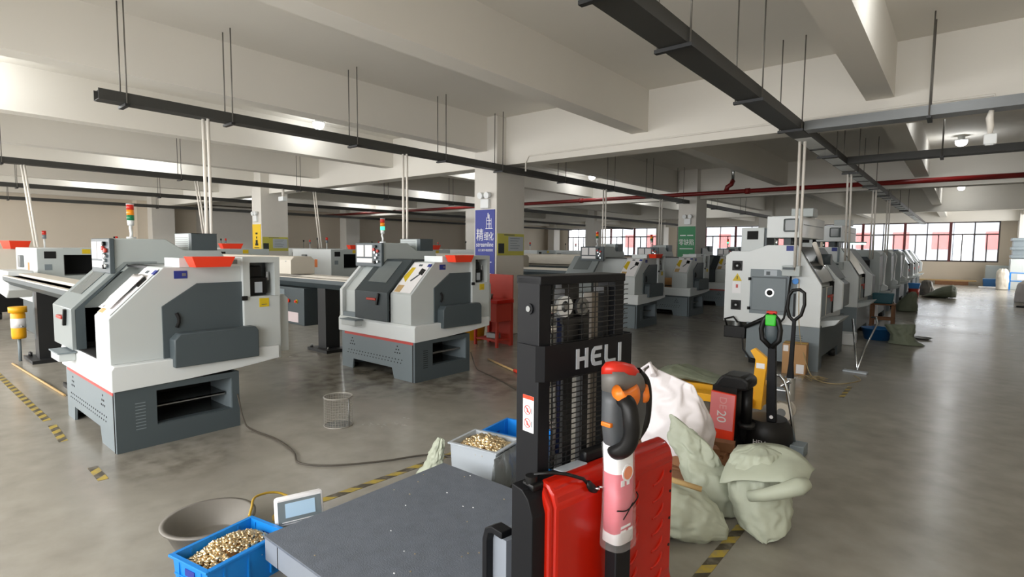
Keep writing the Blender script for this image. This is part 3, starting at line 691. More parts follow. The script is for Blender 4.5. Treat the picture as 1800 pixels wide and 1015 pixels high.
# ---------------------------------------------------------------- bar feeders
def make_feeder(lab, cover):
    """origin at the lathe side end, running towards -x"""
    t = thing('bar_feeder', lab, 'bar feeder', group='bar feeders left of the lathes')
    L = 5.0
    b = B(); b.prism([(-.2, 1.12), (-.2, 1.06), (-.12, .98), (.12, .98), (.2, 1.06), (.2, 1.12)], 'x', -L, 0, 'slate_paint'); b.done('trough', t)
    b = B(); b.box((-L, -.21, 1.12), (0, -.16, 1.135), 'cream_paint'); b.box((-L, -.15, 1.105), (0, -.02, 1.12), 'black_plastic'); b.box((-L, -.02, 1.125), (0, .21, 1.16), 'cream_paint'); b.done('guide_rails', t)
    b = B(); b.box((-1.15, -.1, .04), (-.93, .14, .98), 'black_metal'); b.box((-1.3, -.2, 0), (-.75, .2, .045), 'black_metal'); lg = b.done('leg', t)
    for x in (-1.26, -.8):
        for y in (-.15, .15): b = B(); b.cyl((x, y, .0), (x, y, .09), .012, 'steel_dull', seg=8); b.cyl((x, y, .05), (x, y, .065), .025, 'black_metal', seg=6); b.done('anchor_bolt', lg)
    if not cover:
        for q in ('leg',):
            b = B(); b.box((-3.4, -.1, .04), (-3.15, .14, .98), 'black_metal'); b.box((-3.4, -.101, .3), (-3.3, -.1, .95), 'slate_paint'); b.box((-3.62, -.2, 0), (-3.0, .2, .045), 'black_metal'); lg = b.done('leg', t)
            for x in (-3.55, -3.48): b = B(); b.cyl((x, -.14, .045), (x, -.14, .1), .018, 'black_metal', seg=8); b.done('anchor_bolt', lg)
        b = B(); b.prism([(-L - .75, .80), (-L - .75, 1.2), (-L + .1, 1.2), (-L + .1, .9), (-L - .1, .76)], 'y', -.16, .16, 'white_paint', .02); b.done('end_box', t)
    else:
        b = B(); b.prism([(-.21, 1.17), (-.21, 1.4), (-.15, 1.46), (.15, 1.46), (.21, 1.4), (.21, 1.17)], 'x', -L, -1.75, 'cream_paint', .01); b.cyl((-1.9, -.215, 1.38), (-1.9, -.2, 1.38), .012, 'steel'); b.done('cover', t)
        b = B(); b.box((-2.85, -.19, .36), (-1.4, .1, .96), 'slate_paint', .01); b.box((-2.3, -.196, .6), (-2.0, -.19, .92), 'slate_light'); cb = b.done('control_box', t)
        b = B(); b.cyl((-1.86, -.19, .74), (-1.86, -.22, .74), .03, 'red_plastic', seg=12); b.done('start_button', cb); b = B(); b.cyl((-1.62, -.19, .74), (-1.62, -.2, .74), .032, 'label_yellow', seg=12); b.cyl((-1.62, -.2, .74), (-1.62, -.225, .74), .02, 'red_plastic', seg=12); b.done('stop_button', cb)
        b = B(); b.box((-1.95, -.194, .4), (-1.58, -.19, .56), 'paper_pink'); b.done('data_plate', cb)
        b = B(); b.box((-4.6, -.1, .04), (-4.4, .14, .98), 'black_metal'); b.box((-4.7, -.2, 0), (-4.3, .2, .045), 'black_metal'); b.done('leg', t)
    return t
FX = LX - 1.6
f1 = make_feeder('low bar feeder with white end box left of the nearest lathe', False); f1.location = (FX, 1.2 + .42, 0)
f2 = make_feeder('bar feeder with cream cover and red button left of the lathe by the blue sign', True); f2.location = (FX - .02, 4.17 + .48, 0)
f3 = dup(f2, 'covered bar feeder seen just right of the blue sign column'); f3.location = (FX - .1, 10.1 + .48, 0)
f4 = dup(f2, 'covered bar feeder far back beyond the one right of the blue sign'); f4.location = (FX - .1, 12.85 + .48, 0)
# ---------------------------------------------------------------- second and third rows: sliding-head lathes
def make_swiss(lab):
    t = thing('sliding_head_lathe', lab, 'lathe', group='white machines of the back rows')
    b = B(); b.box((-1.75, .05, 0), (-.1, 1.15, .62), 'slate_paint', .01); b.done('base', t)
    b = B(); b.box((-1.85, 0, .6), (0, .36, 1.56), 'white_paint', .01); b.box((-1.85, .36, .6), (-.5, 1.2, 1.56), 'white_paint'); b.box((-.5, .36, 1.44), (0, 1.2, 1.56), 'hood_paint'); b.box((-.5, .36, .6), (0, 1.2, 1.08), 'hood_paint'); b.box((-.5, 1.05, 1.08), (0, 1.2, 1.44), 'hood_paint'); b.box((-.001, .01, .61), (.002, .36, 1.55), 'hood_paint')  # right side greyer than the front, its weaker light put into the colour
    b.done('enclosure', t)
    b = B(); b.box((-.49, .362, 1.085), (-.48, 1.04, 1.435), 'dark_void'); b.box((-.48, .36, 1.08), (.002, .37, 1.44), 'black_metal'); b.done('door_opening', t)
    b = B(); b.box((.002, .1, 1.38), (.006, .26, 1.5), 'dark_void'); b.box((.002, .1, 1.18), (.006, .2, 1.28), 'slate_light'); b.done('vent_grille', t)
    b = B(); b.box((0, .62, 1.46), (.004, .74, 1.54), 'label_yellow'); b.done('warning_label', t)
    b = B(); b.cyl((-.5, .2, 1.56), (-.5, .2, 1.72), .012, 'lens_white', seg=8); st = b.done('signal_tower', t)
    b = B(); b.cyl((-.5, .2, 1.72), (-.5, .2, 1.79), .03, 'slate_light', seg=12); b.cyl((-.5, .2, 1.79), (-.5, .2, 1.86), .03, 'lens_red', seg=12); b.done('lens', st)
    b = B(); b.cyl((-1.1, .3, 1.56), (-1.1, .3, 1.8), .01, 'rod_steel', seg=6); b.cyl((-1.1, .3, 1.8), (-1.1, .3, 1.86), .025, 'black_plastic', seg=8); b.done('lamp_post', t)
    b = B(); b.box((-1.3, -.06, 1.2), (-1.1, 0, 1.42), 'tray_grey', .015); b.done('oil_unit', t); b = B(); b.box((-.75, -.004, 1.1), (-.62, 0, 1.3), 'orange'); b.done('orange_label', t)
    return t
sw = make_swiss('white machine at the left edge behind the first bar feeder'); sw.location = (-12, 1.91, 0)
for x, y, lab in ((-12, 4.7, 'white machine behind the hood of the nearest lathe'), (-12, 7.45, 'white machine left of the second lathe behind its feeder cover'), (-12, 10.3, 'white machine top showing just left of the blue sign column'), (-12.3, 13.3, 'white machine of the second row far behind the blue sign column'), (-12.3, 16.3, 'white machine of the second row before the far windows'), (-12.3, 19.5, 'white machine of the second row nearest the far windows'),
                  (-17.6, 4.4, 'machine of the third row behind the white one at the left edge'), (-17.6, 7.3, 'machine of the third row left of the yellow sign column'), (-17.6, 10.2, 'machine of the third row right of the yellow sign column'), (-17.6, 13.2, 'machine of the third row behind the second lathe'), (-17.6, 16.4, 'machine of the third row in front of the tan wall pipe')):
    dup(sw, lab, (x, y, 0))
t = thing('cream_cabinet', 'cream cabinet on a black caster base at the left edge', 'cabinet', (-15.75, 1.75, 0))
b = B(); b.box((-1.6, 0, .75), (0, .9, 1.52), 'cream_paint', .015); b.cyl((0, .62, 1.2), (.02, .62, 1.2), .03, 'black_plastic'); b.done('body', t)
b = B(); b.box((-1.6, .05, .16), (-.02, .85, .75), 'black_plastic', .01); b.done('base', t)
for x in (-1.5, -.12):
    for y in (.12, .78):
        b = B(); b.cyl((x, y - .03, .08), (x, y + .03, .08), .08, 'black_metal', seg=14); b.box((x - .03, y - .04, .08), (x + .03, y + .04, .17), 'steel_dull'); b.done('caster', t)
red_tray('long red tray at the left edge on the cream cabinet', -15.95, 2.2, 1.522, .1, 2.0)
red_tray('red tray at the far back of the left edge, behind the cream cabinet', -17.9, 4.8, 1.562, 1.57, 1.3)
red_tray('red tray on the machine behind the nearest lathe hood', -12.3, 5.2, 1.562, 1.5, 1.3)
red_tray('red tray on the machine left of the second lathe panel', -12.4, 8.45, 1.562, 1.4, 1.3)
red_tray('red tray on the machine left of the blue sign', -12.3, 11.0, 1.562, 1.57, 1.6)
red_tray('dark red tray on the machine far behind the blue sign column', -12.6, 14.0, 1.562, 1.3, 1.8)
# ================================================================ right row: turning centres (operator side towards +x)
def make_turning(lab, full=True):
    t = thing('turning_centre', lab, 'lathe', group='turning centres of the right row')
    b = B(); b.prism([(-.93, .08), (0, .08), (0, .6), (-.93, .6)], 'y', .0, .05, 'slate_light'); b.box((-.93, .05, .16), (-.02, 2.0, .6), 'slate_paint'); b.box((-.2, 0, 0), (0, .05, .08), 'slate_light'); b.box((-.2, .05, 0), (-.02, .35, .16), 'slate_paint'); b.box((-.9, .05, 0), (-.7, .4, .16), 'dark_void'); b.box((-.2, 1.6, 0), (-.02, 2.0, .16), 'slate_paint')
    for k in range(5): b.box((-.32, -.003, .34 + .03 * k), (-.2, 0, .35 + .03 * k), 'slate_paint')
    b.done('base', t)
    b = B(); b.cyl((-.08, .42, 0), (-.08, .42, .1), .05, 'black_metal', seg=12); b.done('levelling_foot', t); b = B(); b.cyl((-.08, 1.5, 0), (-.08, 1.5, .1), .05, 'black_metal', seg=12); b.done('levelling_foot', t)
    prof = [(-1.26, .59), (-1.26, 1.54), (-1.17, 1.61), (-.93, 1.61), (-.69, 1.70), (-.32, 1.70), (0, 1.16), (0, .59)]
    if full == 2:
        b = B(); b.prism([(-1.26, .59), (-1.26, 1.58), (-.95, 1.66), (-.14, 1.66), (-.02, 1.58), (0, 1.0), (0, .59)], 'y', 0, .06, 'hood_paint', .006); b.prism([(-1.24, .6), (-1.24, 1.56), (-.95, 1.64), (-.16, 1.64), (-.07, 1.55), (-.06, .6)], 'y', .06, 1.9, 'hood_paint'); b.done('enclosure', t)
        b = B(); b.prism([(-.86, .84), (-.86, 1.5), (-.26, 1.5), (-.2, 1.42), (-.2, .84)], 'y', -.02, 0, 'slate_paint', .004); d = b.done('access_door', t)
        b = B(); b.tube([(-.3, -.02, 1.1), (-.3, -.045, 1.12), (-.3, -.045, 1.22), (-.3, -.02, 1.24)], .012, 'black_plastic', 8); b.done('pull_handle', d)
        b = B(); b.box((-.06, .1, .8), (-.03, .9, 1.52), 'slate_paint', .004); b.done('sliding_door', t)
        b = B(); b.prism([(-.06, .62), (.08, .7), (.08, .78), (-.02, .84), (.03, 1.5), (-.02, 1.6), (-.06, 1.6)], 'y', .96, 1.06, 'white_paint', .006); b.done('door_frame', t)
        b = B(); b.box((-.34, -.1, 1.3), (-.2, -.02, 1.42), 'black_plastic', .008); b.done('pendant_box', t)
        b = B(); b.prism([(-.06, .66), (.2, .7), (.14, .62), (-.06, .56)], 'y', .25, 1.0, 'body_paint', .01); b.done('chip_lip', t)
        return t
    b = B(); b.prism(prof, 'y', 0, .06, 'white_paint', .006); b.prism([(-1.24, .6), (-1.24, 1.53), (-.93, 1.58), (-.69, 1.68), (-.36, 1.68), (-.06, 1.14), (-.06, .6)], 'y', .06, 1.95, 'body_paint'); b.done('enclosure', t)
    b = B(); b.prism([(-.90, .73), (-.90, 1.36), (-.52, 1.36), (-.3, 1.17), (-.3, .73)], 'y', -.015, 0, 'slate_light'); b.box((-.87, -.03, .78), (-.43, -.015, 1.24), 'slate_light', .006); b.box((-.43, -.02, .78), (-.415, -.015, 1.24), 'slate_paint'); b.box((-.88, -.02, 1.24), (-.42, -.015, 1.255), 'slate_paint'); d = b.done('access_door', t)
    b = B(); b.cyl((-.63, -.03, 1.035), (-.63, -.045, 1.035), .06, 'steel', seg=20); b.cyl((-.63, -.046, 1.035), (-.63, -.047, 1.035), .038, 'dark_void', seg=18); b.done('spindle_port', d)
    b = B(); b.box((-.72, -.018, 1.27), (-.55, -.015, 1.35), 'grey_crate'); b.box((-.69, -.02, 1.28), (-.64, -.018, 1.33), 'slate_paint'); b.done('machine_plate', d)
    for z in (.8, 1.22): b = B(); b.cyl((-.905, -.03, z - .02), (-.905, -.03, z + .02), .02, 'black_plastic', seg=10); b.done('hinge', d)
    for z in (1.40, .83):
        b = B(); b.box((-1.16, -.008, z - .07), (-1.02, 0, z + .07), 'black_plastic')
        b.cyl((-1.09, -.012, z), (-1.09, -.008, z), .055, 'dark_void', seg=16); b.cyl((-1.09, -.016, z), (-1.09, -.012, z), .015, 'steel_dull', seg=10); b.done('fan_grille', t)
    b = B(); b.prism([(-1.15, 1.18), (-1.02, 1.18), (-1.085, 1.29)], 'y', -.004, 0, 'label_yellow'); b.box((-1.09, -.006, 1.205), (-1.08, -.004, 1.25), 'black_plastic'); b.done('warning_label', t); b = B(); b.box((-1.15, -.004, 1.0), (-1.03, 0, 1.17), 'sign_white'); b.box((-1.1, -.006, 1.08), (-1.07, -.004, 1.13), 'stripe_red'); b.done('notice_label', t)
    b = B(); b.box((-.45, -.004, 1.62), (-.36, 0, 1.69), 'label_blue'); b.done('name_plate', t)
    # operator side
    b = B(); b.box((-.06, .12, .72), (-.03, .5, 1.12), 'slate_light'); b.box((-.055, .5, .72), (-.02, .92, 1.12), 'cream_paint', .008); d = b.done('sliding_door', t)
    b = B(); b.box((-.02, .55, .97), (.01, .85, 1.0), 'red_dark', .006); b.box((-.02, .8, .9), (0, .84, .97), 'red_dark'); b.done('door_grip', d)
    b = B(); b.prism([(-.06, .70), (.10, .78), (.10, 1.16), (-.0, 1.25), (-.32, 1.66), (-.36, 1.62), (-.06, 1.2)], 'y', .98, 1.08, 'white_paint', .01); b.done('door_frame', t); b = B(); b.prism([(-.06, .70), (.06, .78), (.06, 1.12), (-.06, 1.22)], 'y', 1.08, 1.9, 'slate_paint'); b.prism([(-.05, 1.2), (-.35, 1.66), (-.32, 1.67), (.0, 1.2)], 'y', 1.08, 1.9, 'slate_paint'); b.box((-.06, .92, .72), (-.01, .98, 1.18), 'dark_void'); b.done('front_door', t)
    b = B(); b.prism([(-.05, 1.17), (-.34, 1.66), (-.30, 1.68), (-.0, 1.2)], 'y', .06, .95, 'glass_shade_dark'); b.prism([(-.04, 1.19), (-.32, 1.66), (-.30, 1.67), (-.01, 1.2)], 'y', .3, .4, 'hood_paint'); b.done('roof_slope', t)
    b = B(); b.prism([(-.06, .66), (.2, .7), (.14, .62), (-.06, .56)], 'y', .25, 1.0, 'body_paint', .01); b.done('chip_lip', t)
    if full:
        b = B(); b.box((-.72, .02, 1.80), (-.30, 1.7, 2.10), 'white_paint', .012); b.box((-.3, .25, 1.98), (-.297, 1.6, 1.99), 'slate_light'); hd = b.done('loader_housing', t)
        b = B(); b.box((-.5, .014, 1.88), (-.34, .02, 2.06), 'glass_mid', .02); b.box((-.345, .012, 1.88), (-.32, .02, 2.06), 'slate_paint'); b.done('side_window', hd)
        b = B(); b.box((-.5, .4, 2.10), (-.22, .7, 2.22), 'hood_paint', .01); b.done('drive_unit', hd); b = B(); b.cyl((-.4, .95, 2.1), (-.4, .95, 2.24), .05, 'black_plastic', seg=12); b.done('motor', hd)
        for x, y in ((-.6, .1), (-.4, .1), (-.4, 1.5), (-.62, 1.5)): b = B(); b.cyl((x, y, 1.66), (x, y, 1.81), .022, 'steel' if x == -.6 else 'black_metal', seg=10); b.done('loader_leg', t)
        b = B(); b.box((-.55, .25, 1.68), (-.38, .6, 1.8), 'slate_paint'); b.done('loader_carriage', t)
        b = B(); b.box((-1.08, .1, 1.58), (-.77, .55, 1.95), 'body_paint', .008); b.box((-.77, .12, 1.6), (-.74, .55, 1.93), 'slate_paint'); b.box((-1.0, .094, 1.78), (-.85, .1, 1.9), 'dark_void'); b.done('oil_tank', t)
    b = B(); b.box((-.46, -.16, 1.28), (-.24, -.02, 1.42), 'hood_paint', .008); b.box((-.44, -.2, 1.37), (-.3, -.16, 1.40), 'slate_paint'); b.box((-.35, -.03, 1.42), (-.32, .0, 1.7), 'slate_light'); b.done('pendant_box', t)
    return t
RX = -1.41
rc = make_turning('big white turning centre with round spindle port behind the pallet jacks'); rc.location = (RX, 8.13, 0)
# chip pump hanging at the rear corner of the near one only
r2 = dup(rc, 'second turning centre of the right row, directly behind the big white one', (RX - .02, 11.6, 0))
rp = make_turning('third machine of the right row, with a dark grey door, behind the wooden stool', 2); rp.location = (RX - .02, 14.9, 0); rs = make_turning('sixth machine of the right row, first with a sloped front again', False); rs.location = (RX - .05, 23.7, 0)
for k, (y, lab) in enumerate(((17.9, 'fourth machine of the right row beyond the stool'), (20.8, 'fifth machine of the right row by the dark sack'), (26.6, 'seventh machine of the right row by the red bucket'), (29.4, 'last machine of the right row nearest the far windows'))):
    dup(rp if y < 22 else rs, lab, (RX - .05, y, 0))
b = B(); b.box((-1.24, -.03, .35), (-.94, .25, .52), 'black_plastic', .01); b.cyl((-1.1, .1, .52), (-1.1, .1, .6), .07, 'steel_dull', seg=14); b.tube([(-1.2, 0, .5), (-1.22, -.06, .62), (-1.1, -.06, .66), (-1.05, -.02, .58)], .015, 'black_plastic', 8); b.tube([(-.95, -.02, .52), (-.8, -.06, .6), (-.7, -.06, .66), (-.62, -.02, .66)], .03, 'black_plastic', 8); b.tube([(-.98, -.02, .4), (-.96, -.03, .2), (-.85, -.04, .06), (-.75, -.02, .05)], .012, 'black_plastic', 8)
b.done('coolant_pump', rc)
b = B(); b.tube([(-.36, -.08, 1.28), (-.38, -.09, 1.0), (-.42, -.1, .7), (-.6, -.1, .45), (-.66, -.06, .35)], .014, 'black_plastic', 8); b.done('pendant_cable', rc)
b = B(); b.cyl((-.31, -.05, 1.21), (-.31, -.02, 1.21), .04, 'blue_plastic', seg=14); b.done('blue_knob', rc)
b = B(); b.tube([(-.12, .05, 1.72), (-.1, .3, 1.55), (-.16, .8, 1.42), (-.1, .9, 1.3)], .03, 'conduit', 8); b.cyl((-.2, .9, 1.5), (-.05, .9, 1.5), .08, 'slate_paint', seg=14); b.done('hose_bundle', rc)
t = thing('work_light', 'small bright teal-white light under the second turning centre housing', 'lamp', (RX - .06, 11.62, 1.745)); b = B(); b.box((-.14, -.02, 0), (.12, .02, .03), 'teal_glow'); b.done('light_strip', t); b = B(); b.box((-.15, -.03, .03), (.13, .03, .05), 'hood_paint'); b.done('housing', t)
# a few things round the turning centres
t = thing('cardboard_box', 'brown cardboard box standing against the big white turning centre', 'box', (-1.64, 7.9, 0), .1)
b = B(); b.box((-.14, -.14, 0), (.14, .14, .4), 'cardboard', .004); b.box((-.13, -.142, .3), (-.07, -.14, .38), 'paper'); b.box((.03, -.142, .02), (.12, -.14, .14), 'paper'); b.done('carton', t)
b = B(); b.box((-.14, -.02, .4), (.14, .02, .402), 'label_yellow'); b.done('sealing_tape', t)
b = B()
for k in range(14):
    a = k * .9; b.tube([(-1.38 + .09 * math.cos(a), 7.55 + .05 * math.sin(a) + .01 * k, .012 + .003 * k), (-1.33 + .14 * math.cos(a + .8), 7.55 + .1 * math.sin(a + .8), .014 + .003 * k), (-1.4 + .12 * math.cos(a + 1.6), 7.52 + .12 * math.sin(a + 1.6), .012 + .003 * k)], .004, 'hose_tan', 6)
b.ctube([(-1.66, 8.0, 1.25), (-1.6, 7.86, .6), (-1.5, 7.75, .25), (-1.36, 7.6, .03), (-1.1, 7.5, .012), (-.9, 7.9, .012), (-1.0, 8.2, .012)], .006, 'hose_tan', 6); tag(b.done('air_hose'), 'tan air hose trailing to the floor beside the cardboard box', 'hose')
t = thing('floor_squeegee', 'squeegee with pale flat head lying at the foot of the turning centre', 'squeegee', (-1.02, 8.45, 0), -.1)
b = B(); b.box((-.14, -.05, 0), (.14, .05, .025), 'grey_crate', .006); b.done('head', t)
b = B(); b.tube([(.02, .0, .03), (.04, .25, .3), (.06, .8, .6), (.0, 1.0, .66), (-.06, 1.0, .66)], .013, 'steel', 8); b.done('handle', t)
b = B(); b.cyl((-1.2, 9.35, .62), (-1.02, 8.62, .02), .013, 'steel', seg=8); tag(b.done('steel_rod'), 'thin steel rod leaning from the turning centre down to the squeegee', 'rod')
t = thing('wooden_stool', 'dark wooden stool with a teal bin on it in the right row', 'stool', (-1.27, 14.2, 0))
b = B(); b.box((-.22, -.2, .47), (.22, .2, .5), 'wood', .006); b.done('seat', t)
for x in (-.19, .19):
    for y in (-.17, .17):
        b = B(); b.box((x - .025, y - .025, 0), (x + .025, y + .025, .47), 'wood'); b.done('leg', t)
b = B(); b.box((-.19, -.18, .15), (.19, -.16, .19), 'wood'); b.done('stretcher', t); b = B(); b.box((-.19, .16, .15), (.19, .18, .19), 'wood'); b.done('stretcher', t)
b = B(); b.prism([(-.17, 0), (.17, 0), (.2, .22), (-.2, .22)], 'y', -.15, .15, 'teal_plastic', .02); tag(b.done('teal_bin', None, (-1.27, 14.2, .501)), 'dark teal plastic bin standing on the wooden stool', 'bin')
b = B(); b.rev([(.0, 0), (.2, 0), (.25, .2), (.265, .2), (.265, .212), (.245, .212), (.19, .012), (0, .012)], (0, 0, 0), 'blue_basin'); tag(b.done('wash_basin', None, (-1.14, 12.0, 0)), 'round blue plastic basin on the floor before the stool', 'basin')
b = B(); b.box((-.15, -.17, 0), (.15, .17, .2), 'tray_pale', .02); tag(b.done('white_carton', None, (-1.5, 11.0, 0)), 'pale carton standing beside the blue basin', 'box')
b = B(); b.box((-.12, -.12, 0), (.12, .12, .42), 'sign_white', .02); tag(b.done('white_canister', None, (-1.52, 14.55, 0)), 'white canister behind the stool', 'canister')
b = B(); b.rev([(0, 0), (.14, 0), (.17, .3), (.16, .3), (.13, .01), (0, .01)], (0, 0, 0), 'red_dark'); tag(b.done('red_bucket', None, (-1.28, 24.3, 0)), 'small red-brown bucket far down the right aisle', 'bucket')
b = B(); b.prism([(-.14, 0), (.14, 0), (.18, .2), (-.18, .2)], 'y', -.12, .12, 'blue_plastic', .01); tag(b.done('blue_box', None, (-1.28, 24.3, .302)), 'blue box on top of the red-brown bucket', 'box')
# ---------------------------------------------------------------- workbench, bucket and tools near the blue sign column
t = thing('tool_cart', 'orange red steel workbench with back panel beside the blue sign column', 'workbench', (-6.0, 6.75, 0), -.05)
b = B(); b.box((-.27, .18, 0), (.27, .2, 1.18), 'red_dark'); b.done('back_panel', t)
b = B(); b.box((-.3, -.22, .72), (.3, .18, .78), 'red_paint', .006); b.done('top', t)
b = B(); b.box((-.26, -.19, .42), (.26, .17, .72), 'red_dark'); b.done('drawer_case', t)
for x in (-.25, .25):
    for y in (-.17, .15):
        b = B(); b.box((x - .02, y - .02, 0), (x + .02, y + .02, .42), 'red_dark'); b.done('leg', t)
b = B(); b.box((-.25, -.18, .1), (.25, .16, .12), 'red_dark'); b.done('shelf', t)
b = B(); b.cyl((-.04, -.05, .781), (-.04, -.05, .86), .05, 'steel_dull', r1=.06, seg=14); tag(b.done('steel_cup', None, (-6.0, 6.75, 0)), 'small grey cup on the red workbench', 'cup')
b = B(); b.box((-.1, -.06, 0), (.12, .06, .09), 'steel_dull', .01); tag(b.done('metal_part', None, (-5.98, 6.72, .121)), 'grey metal parts on the lower shelf of the red workbench', 'metal part')
t = thing('yellow_bucket', 'yellow bucket with pale rags at the foot of the blue sign column', 'bucket', (-6.62, 6.95, 0))
b = B(); b.rev([(0, 0), (.16, 0), (.19, .26), (.2, .26), (.2, .275), (.18, .275), (.15, .012), (0, .012)], (0, 0, 0), 'yellow'); b.done('pail', t)
b = B(); b.loft([((0, 0, .2), (.14, 0, 0), (0, .14, 0)), ((0, 0, .3), (.15, 0, 0), (0, .13, 0)), ((.02, 0, .37), (.09, 0, 0), (0, .08, 0)), ((.02, 0, .4), (.02, 0, 0), (0, .02, 0))], 'cardboard', amp=.03, fr=9); b.done('rags', t)
t = thing('floor_wand', 'brown rod with a red tip lying on the floor right of the second lathe', 'rod', (-4.75, 5.55, .018), 0)
b = B(); b.cyl((-.45, .2, 0), (.32, -.14, 0), .014, 'wood_light', seg=8); b.done('shaft', t)
b = B(); b.cyl((.32, -.14, .008), (.47, -.2, .008), .024, 'red_plastic', seg=10); b.done('tip', t)
b = B(); b.cyl((-9.78, 1.25, .012), (-7.3, 1.33, .012), .012, 'wood_light', seg=8); tag(b.done('wooden_rod'), 'long pale rod lying on the floor left of the nearest lathe', 'rod')
t = thing('oil_bottle', 'yellow plastic bottle with white label hanging by the feeder leg at left', 'bottle', (-9.98, 1.36, 0))
b = B(); b.rev([(0, .32), (.075, .32), (.08, .36), (.08, .66), (.05, .70), (.04, .72), (0, .72)], (0, 0, 0), 'yellow', 18); b.done('bottle_body', t)
b = B(); b.cyl((0, 0, .47), (0, 0, .6), .082, 'paper', seg=18); b.done('label', t)
b = B(); b.cyl((0, 0, .68), (0, 0, .76), .1, 'yellow', seg=18); b.done('cap', t)
b = B(); b.tube([(.08, .0, .5), (.18, .02, .5)], .012, 'steel_dull', 6); b.tube([(.0, .0, .0), (0, 0, .32)], .02, 'slate_light', 8); b.done('holder', t)
# cables on the floor
b = B(); b.ctube([(-4.92, 2.1, .3), (-4.86, 2.12, .08), (-4.75, 2.13, .012), (-4.3, 2.15, .01), (-3.95, 2.1, .01), (-3.72, 2.02, .01), (-3.5, 2.15, .01), (-3.28, 2.45, .01), (-3.12, 2.75, .01), (-2.9, 2.85, .01), (-2.78, 2.72, .01), (-2.82, 2.5, .01), (-2.9, 2.35, .01)], .007, 'cable', 6); tag(b.done('power_cable'), 'dark cable snaking over the floor from the nearest lathe', 'cable')
b = B(); b.ctube([(-4.93, 5.1, .25), (-4.85, 5.12, .05), (-4.7, 5.1, .012), (-4.3, 4.95, .01), (-3.6, 4.6, .01)], .008, 'cable', 6); tag(b.done('power_cable'), 'dark cable running right from the second lathe', 'cable')
# ---------------------------------------------------------------- floor tape
def tape(lab, x0, y0, x1, y1, w=.06):
    L = math.hypot(x1 - x0, y1 - y0); b = B(); b.box((-L / 2, -w / 2, .0), (L / 2, w / 2, .0015), 'hazard')
    tag(b.done('hazard_tape', None, ((x0 + x1) / 2, (y0 + y1) / 2, .0005), math.atan2(y1 - y0, x1 - x0)), lab, 'floor tape', 'yellow and black floor tape')
tape('worn yellow and black tape running left from the nearest lathe', -9.6, 1.03, -6.4, 1.03)
tape('bright taped patch in front of the nearest lathe', -6.2, 1.03, -5.62, 1.0)
tape('short taped patch on the floor below the nearest lathe corner', -4.8, 1.01, -4.48, 1.0)
tape('taped line along the far edge of the scale platform', -3.07, 1.75, -3.0, 3.1)
tape('taped line on the floor by the sacks at the bottom right', -.92, 2.2, -.91, 3.6)
tape('faint taped patch on the right aisle floor', -.95, 6.9, -.95, 7.5, .05)
# ================================================================ electric stacker in the foreground
t = thing('electric_stacker', 'red and black walkie stacker with mesh guarded mast in the foreground', 'stacker', (-.958, 1.295, 0), math.radians(-9.58))
stk = t
b = B()
for y0 in (.10, .49):
    b.box((-.225 if y0 < .2 else -.2, y0, .05), (-.115, y0 + .055, 1.525), 'mast_black', .004)
b.box((-.23, .10, 1.50), (-.11, .545, 1.53), 'mast_black', .004); b.cyl((-.16, .099, 1.42), (-.16, .094, 1.42), .018, 'mast_black', seg=18); b.cyl((-.16, .094, 1.42), (-.16, .09, 1.42), .01, 'steel_dull', seg=12)
b.done('mast', t)
b = B(); b.box((-.19, .245, .08), (-.14, .29, 1.48), 'black_metal'); b.box((-.19, .40, .08), (-.15, .435, 1.46), 'rail_tan'); b.box((-.17, .345, .08), (-.14, .375, 1.40), 'black_metal'); b.box((-.19, .455, .08), (-.14, .488, 1.48), 'black_metal'); b.box((-.15, .225, 1.36), (-.13, .36, 1.38), 'black_metal'); b.box((-.19, .25, 1.2), (-.16, .34, 1.5), 'black_metal'); b.done('inner_frame', t)
for y, z, rr in ((.245, 1.42, .037), (.335, 1.415, .032)):
    k = 20; b = B()
    for i in range(k):
        a, c = 2 * PI * i / k, 2 * PI * (i + 1) / k
        for r0, r1 in ((rr * .55, rr),): b.prism([(y + r0 * math.cos(a), z + r0 * math.sin(a)), (y + r1 * math.cos(a), z + r1 * math.sin(a)), (y + r1 * math.cos(c), z + r1 * math.sin(c)), (y + r0 * math.cos(c), z + r0 * math.sin(c))], 'x', -.15, -.135, 'lens_white' if y < .3 else 'steel_dull')
    b.cyl((-.15, y, z), (-.13, y, z), rr * .3, 'steel_dull', seg=12); b.done('chain_pulley', t)
b = B(); b.cyl((-.175, .265, .9), (-.175, .265, 1.35), .016, 'steel_dull', seg=14); b.cyl((-.175, .265, .1), (-.175, .265, .9), .022, 'black_metal', seg=14); b.done('lift_cylinder', t)
b = B(); b.tube([(-.15, .2, .85), (-.145, .205, 1.0), (-.15, .2, 1.38)], .01, 'steel_dull', 8); b.done('lift_chain', t); b = B(); b.tube([(-.15, .225, .9), (-.15, .23, 1.38)], .01, 'hose_navy', 8)
b.done('hydraulic_hose', t)
for z in (1.15, 1.33, 1.0, 1.4): b = B(); b.box((-.15, .17, z), (-.13, .2, z + .03), 'steel', .004); b.done('clamp', t)
b = B(); z = .80
while z < 1.5: b.box((-.117, .155, z), (-.114, .545, z + .003), 'black_metal'); z += .0185
for y in (.165, .24, .31, .38, .45, .535): b.box((-.119, y, .79), (-.117, y + .003, 1.5), 'black_metal')
for y in (.547,): 
    z = 1.32
    while z < 1.5: b.box((-.117, y, z), (-.114, y + .02, z + .003), 'black_metal'); z += .0185
b.done('mesh_guard', t)
b = B(); b.prism([(-.21, .09), (-.12, .09), (-.098, .112), (-.098, .575), (-.115, .598), (-.2, .598), (-.2, .592), (-.118, .592), (-.104, .573), (-.104, .116), (-.122, .096), (-.21, .096)], 'z', 1.18, 1.30, 'mast_black'); bd = b.done('cross_band', t)
b = B(); h0, h1 = 1.203, 1.273; st = .016; X0, X1 = -.098, -.0955
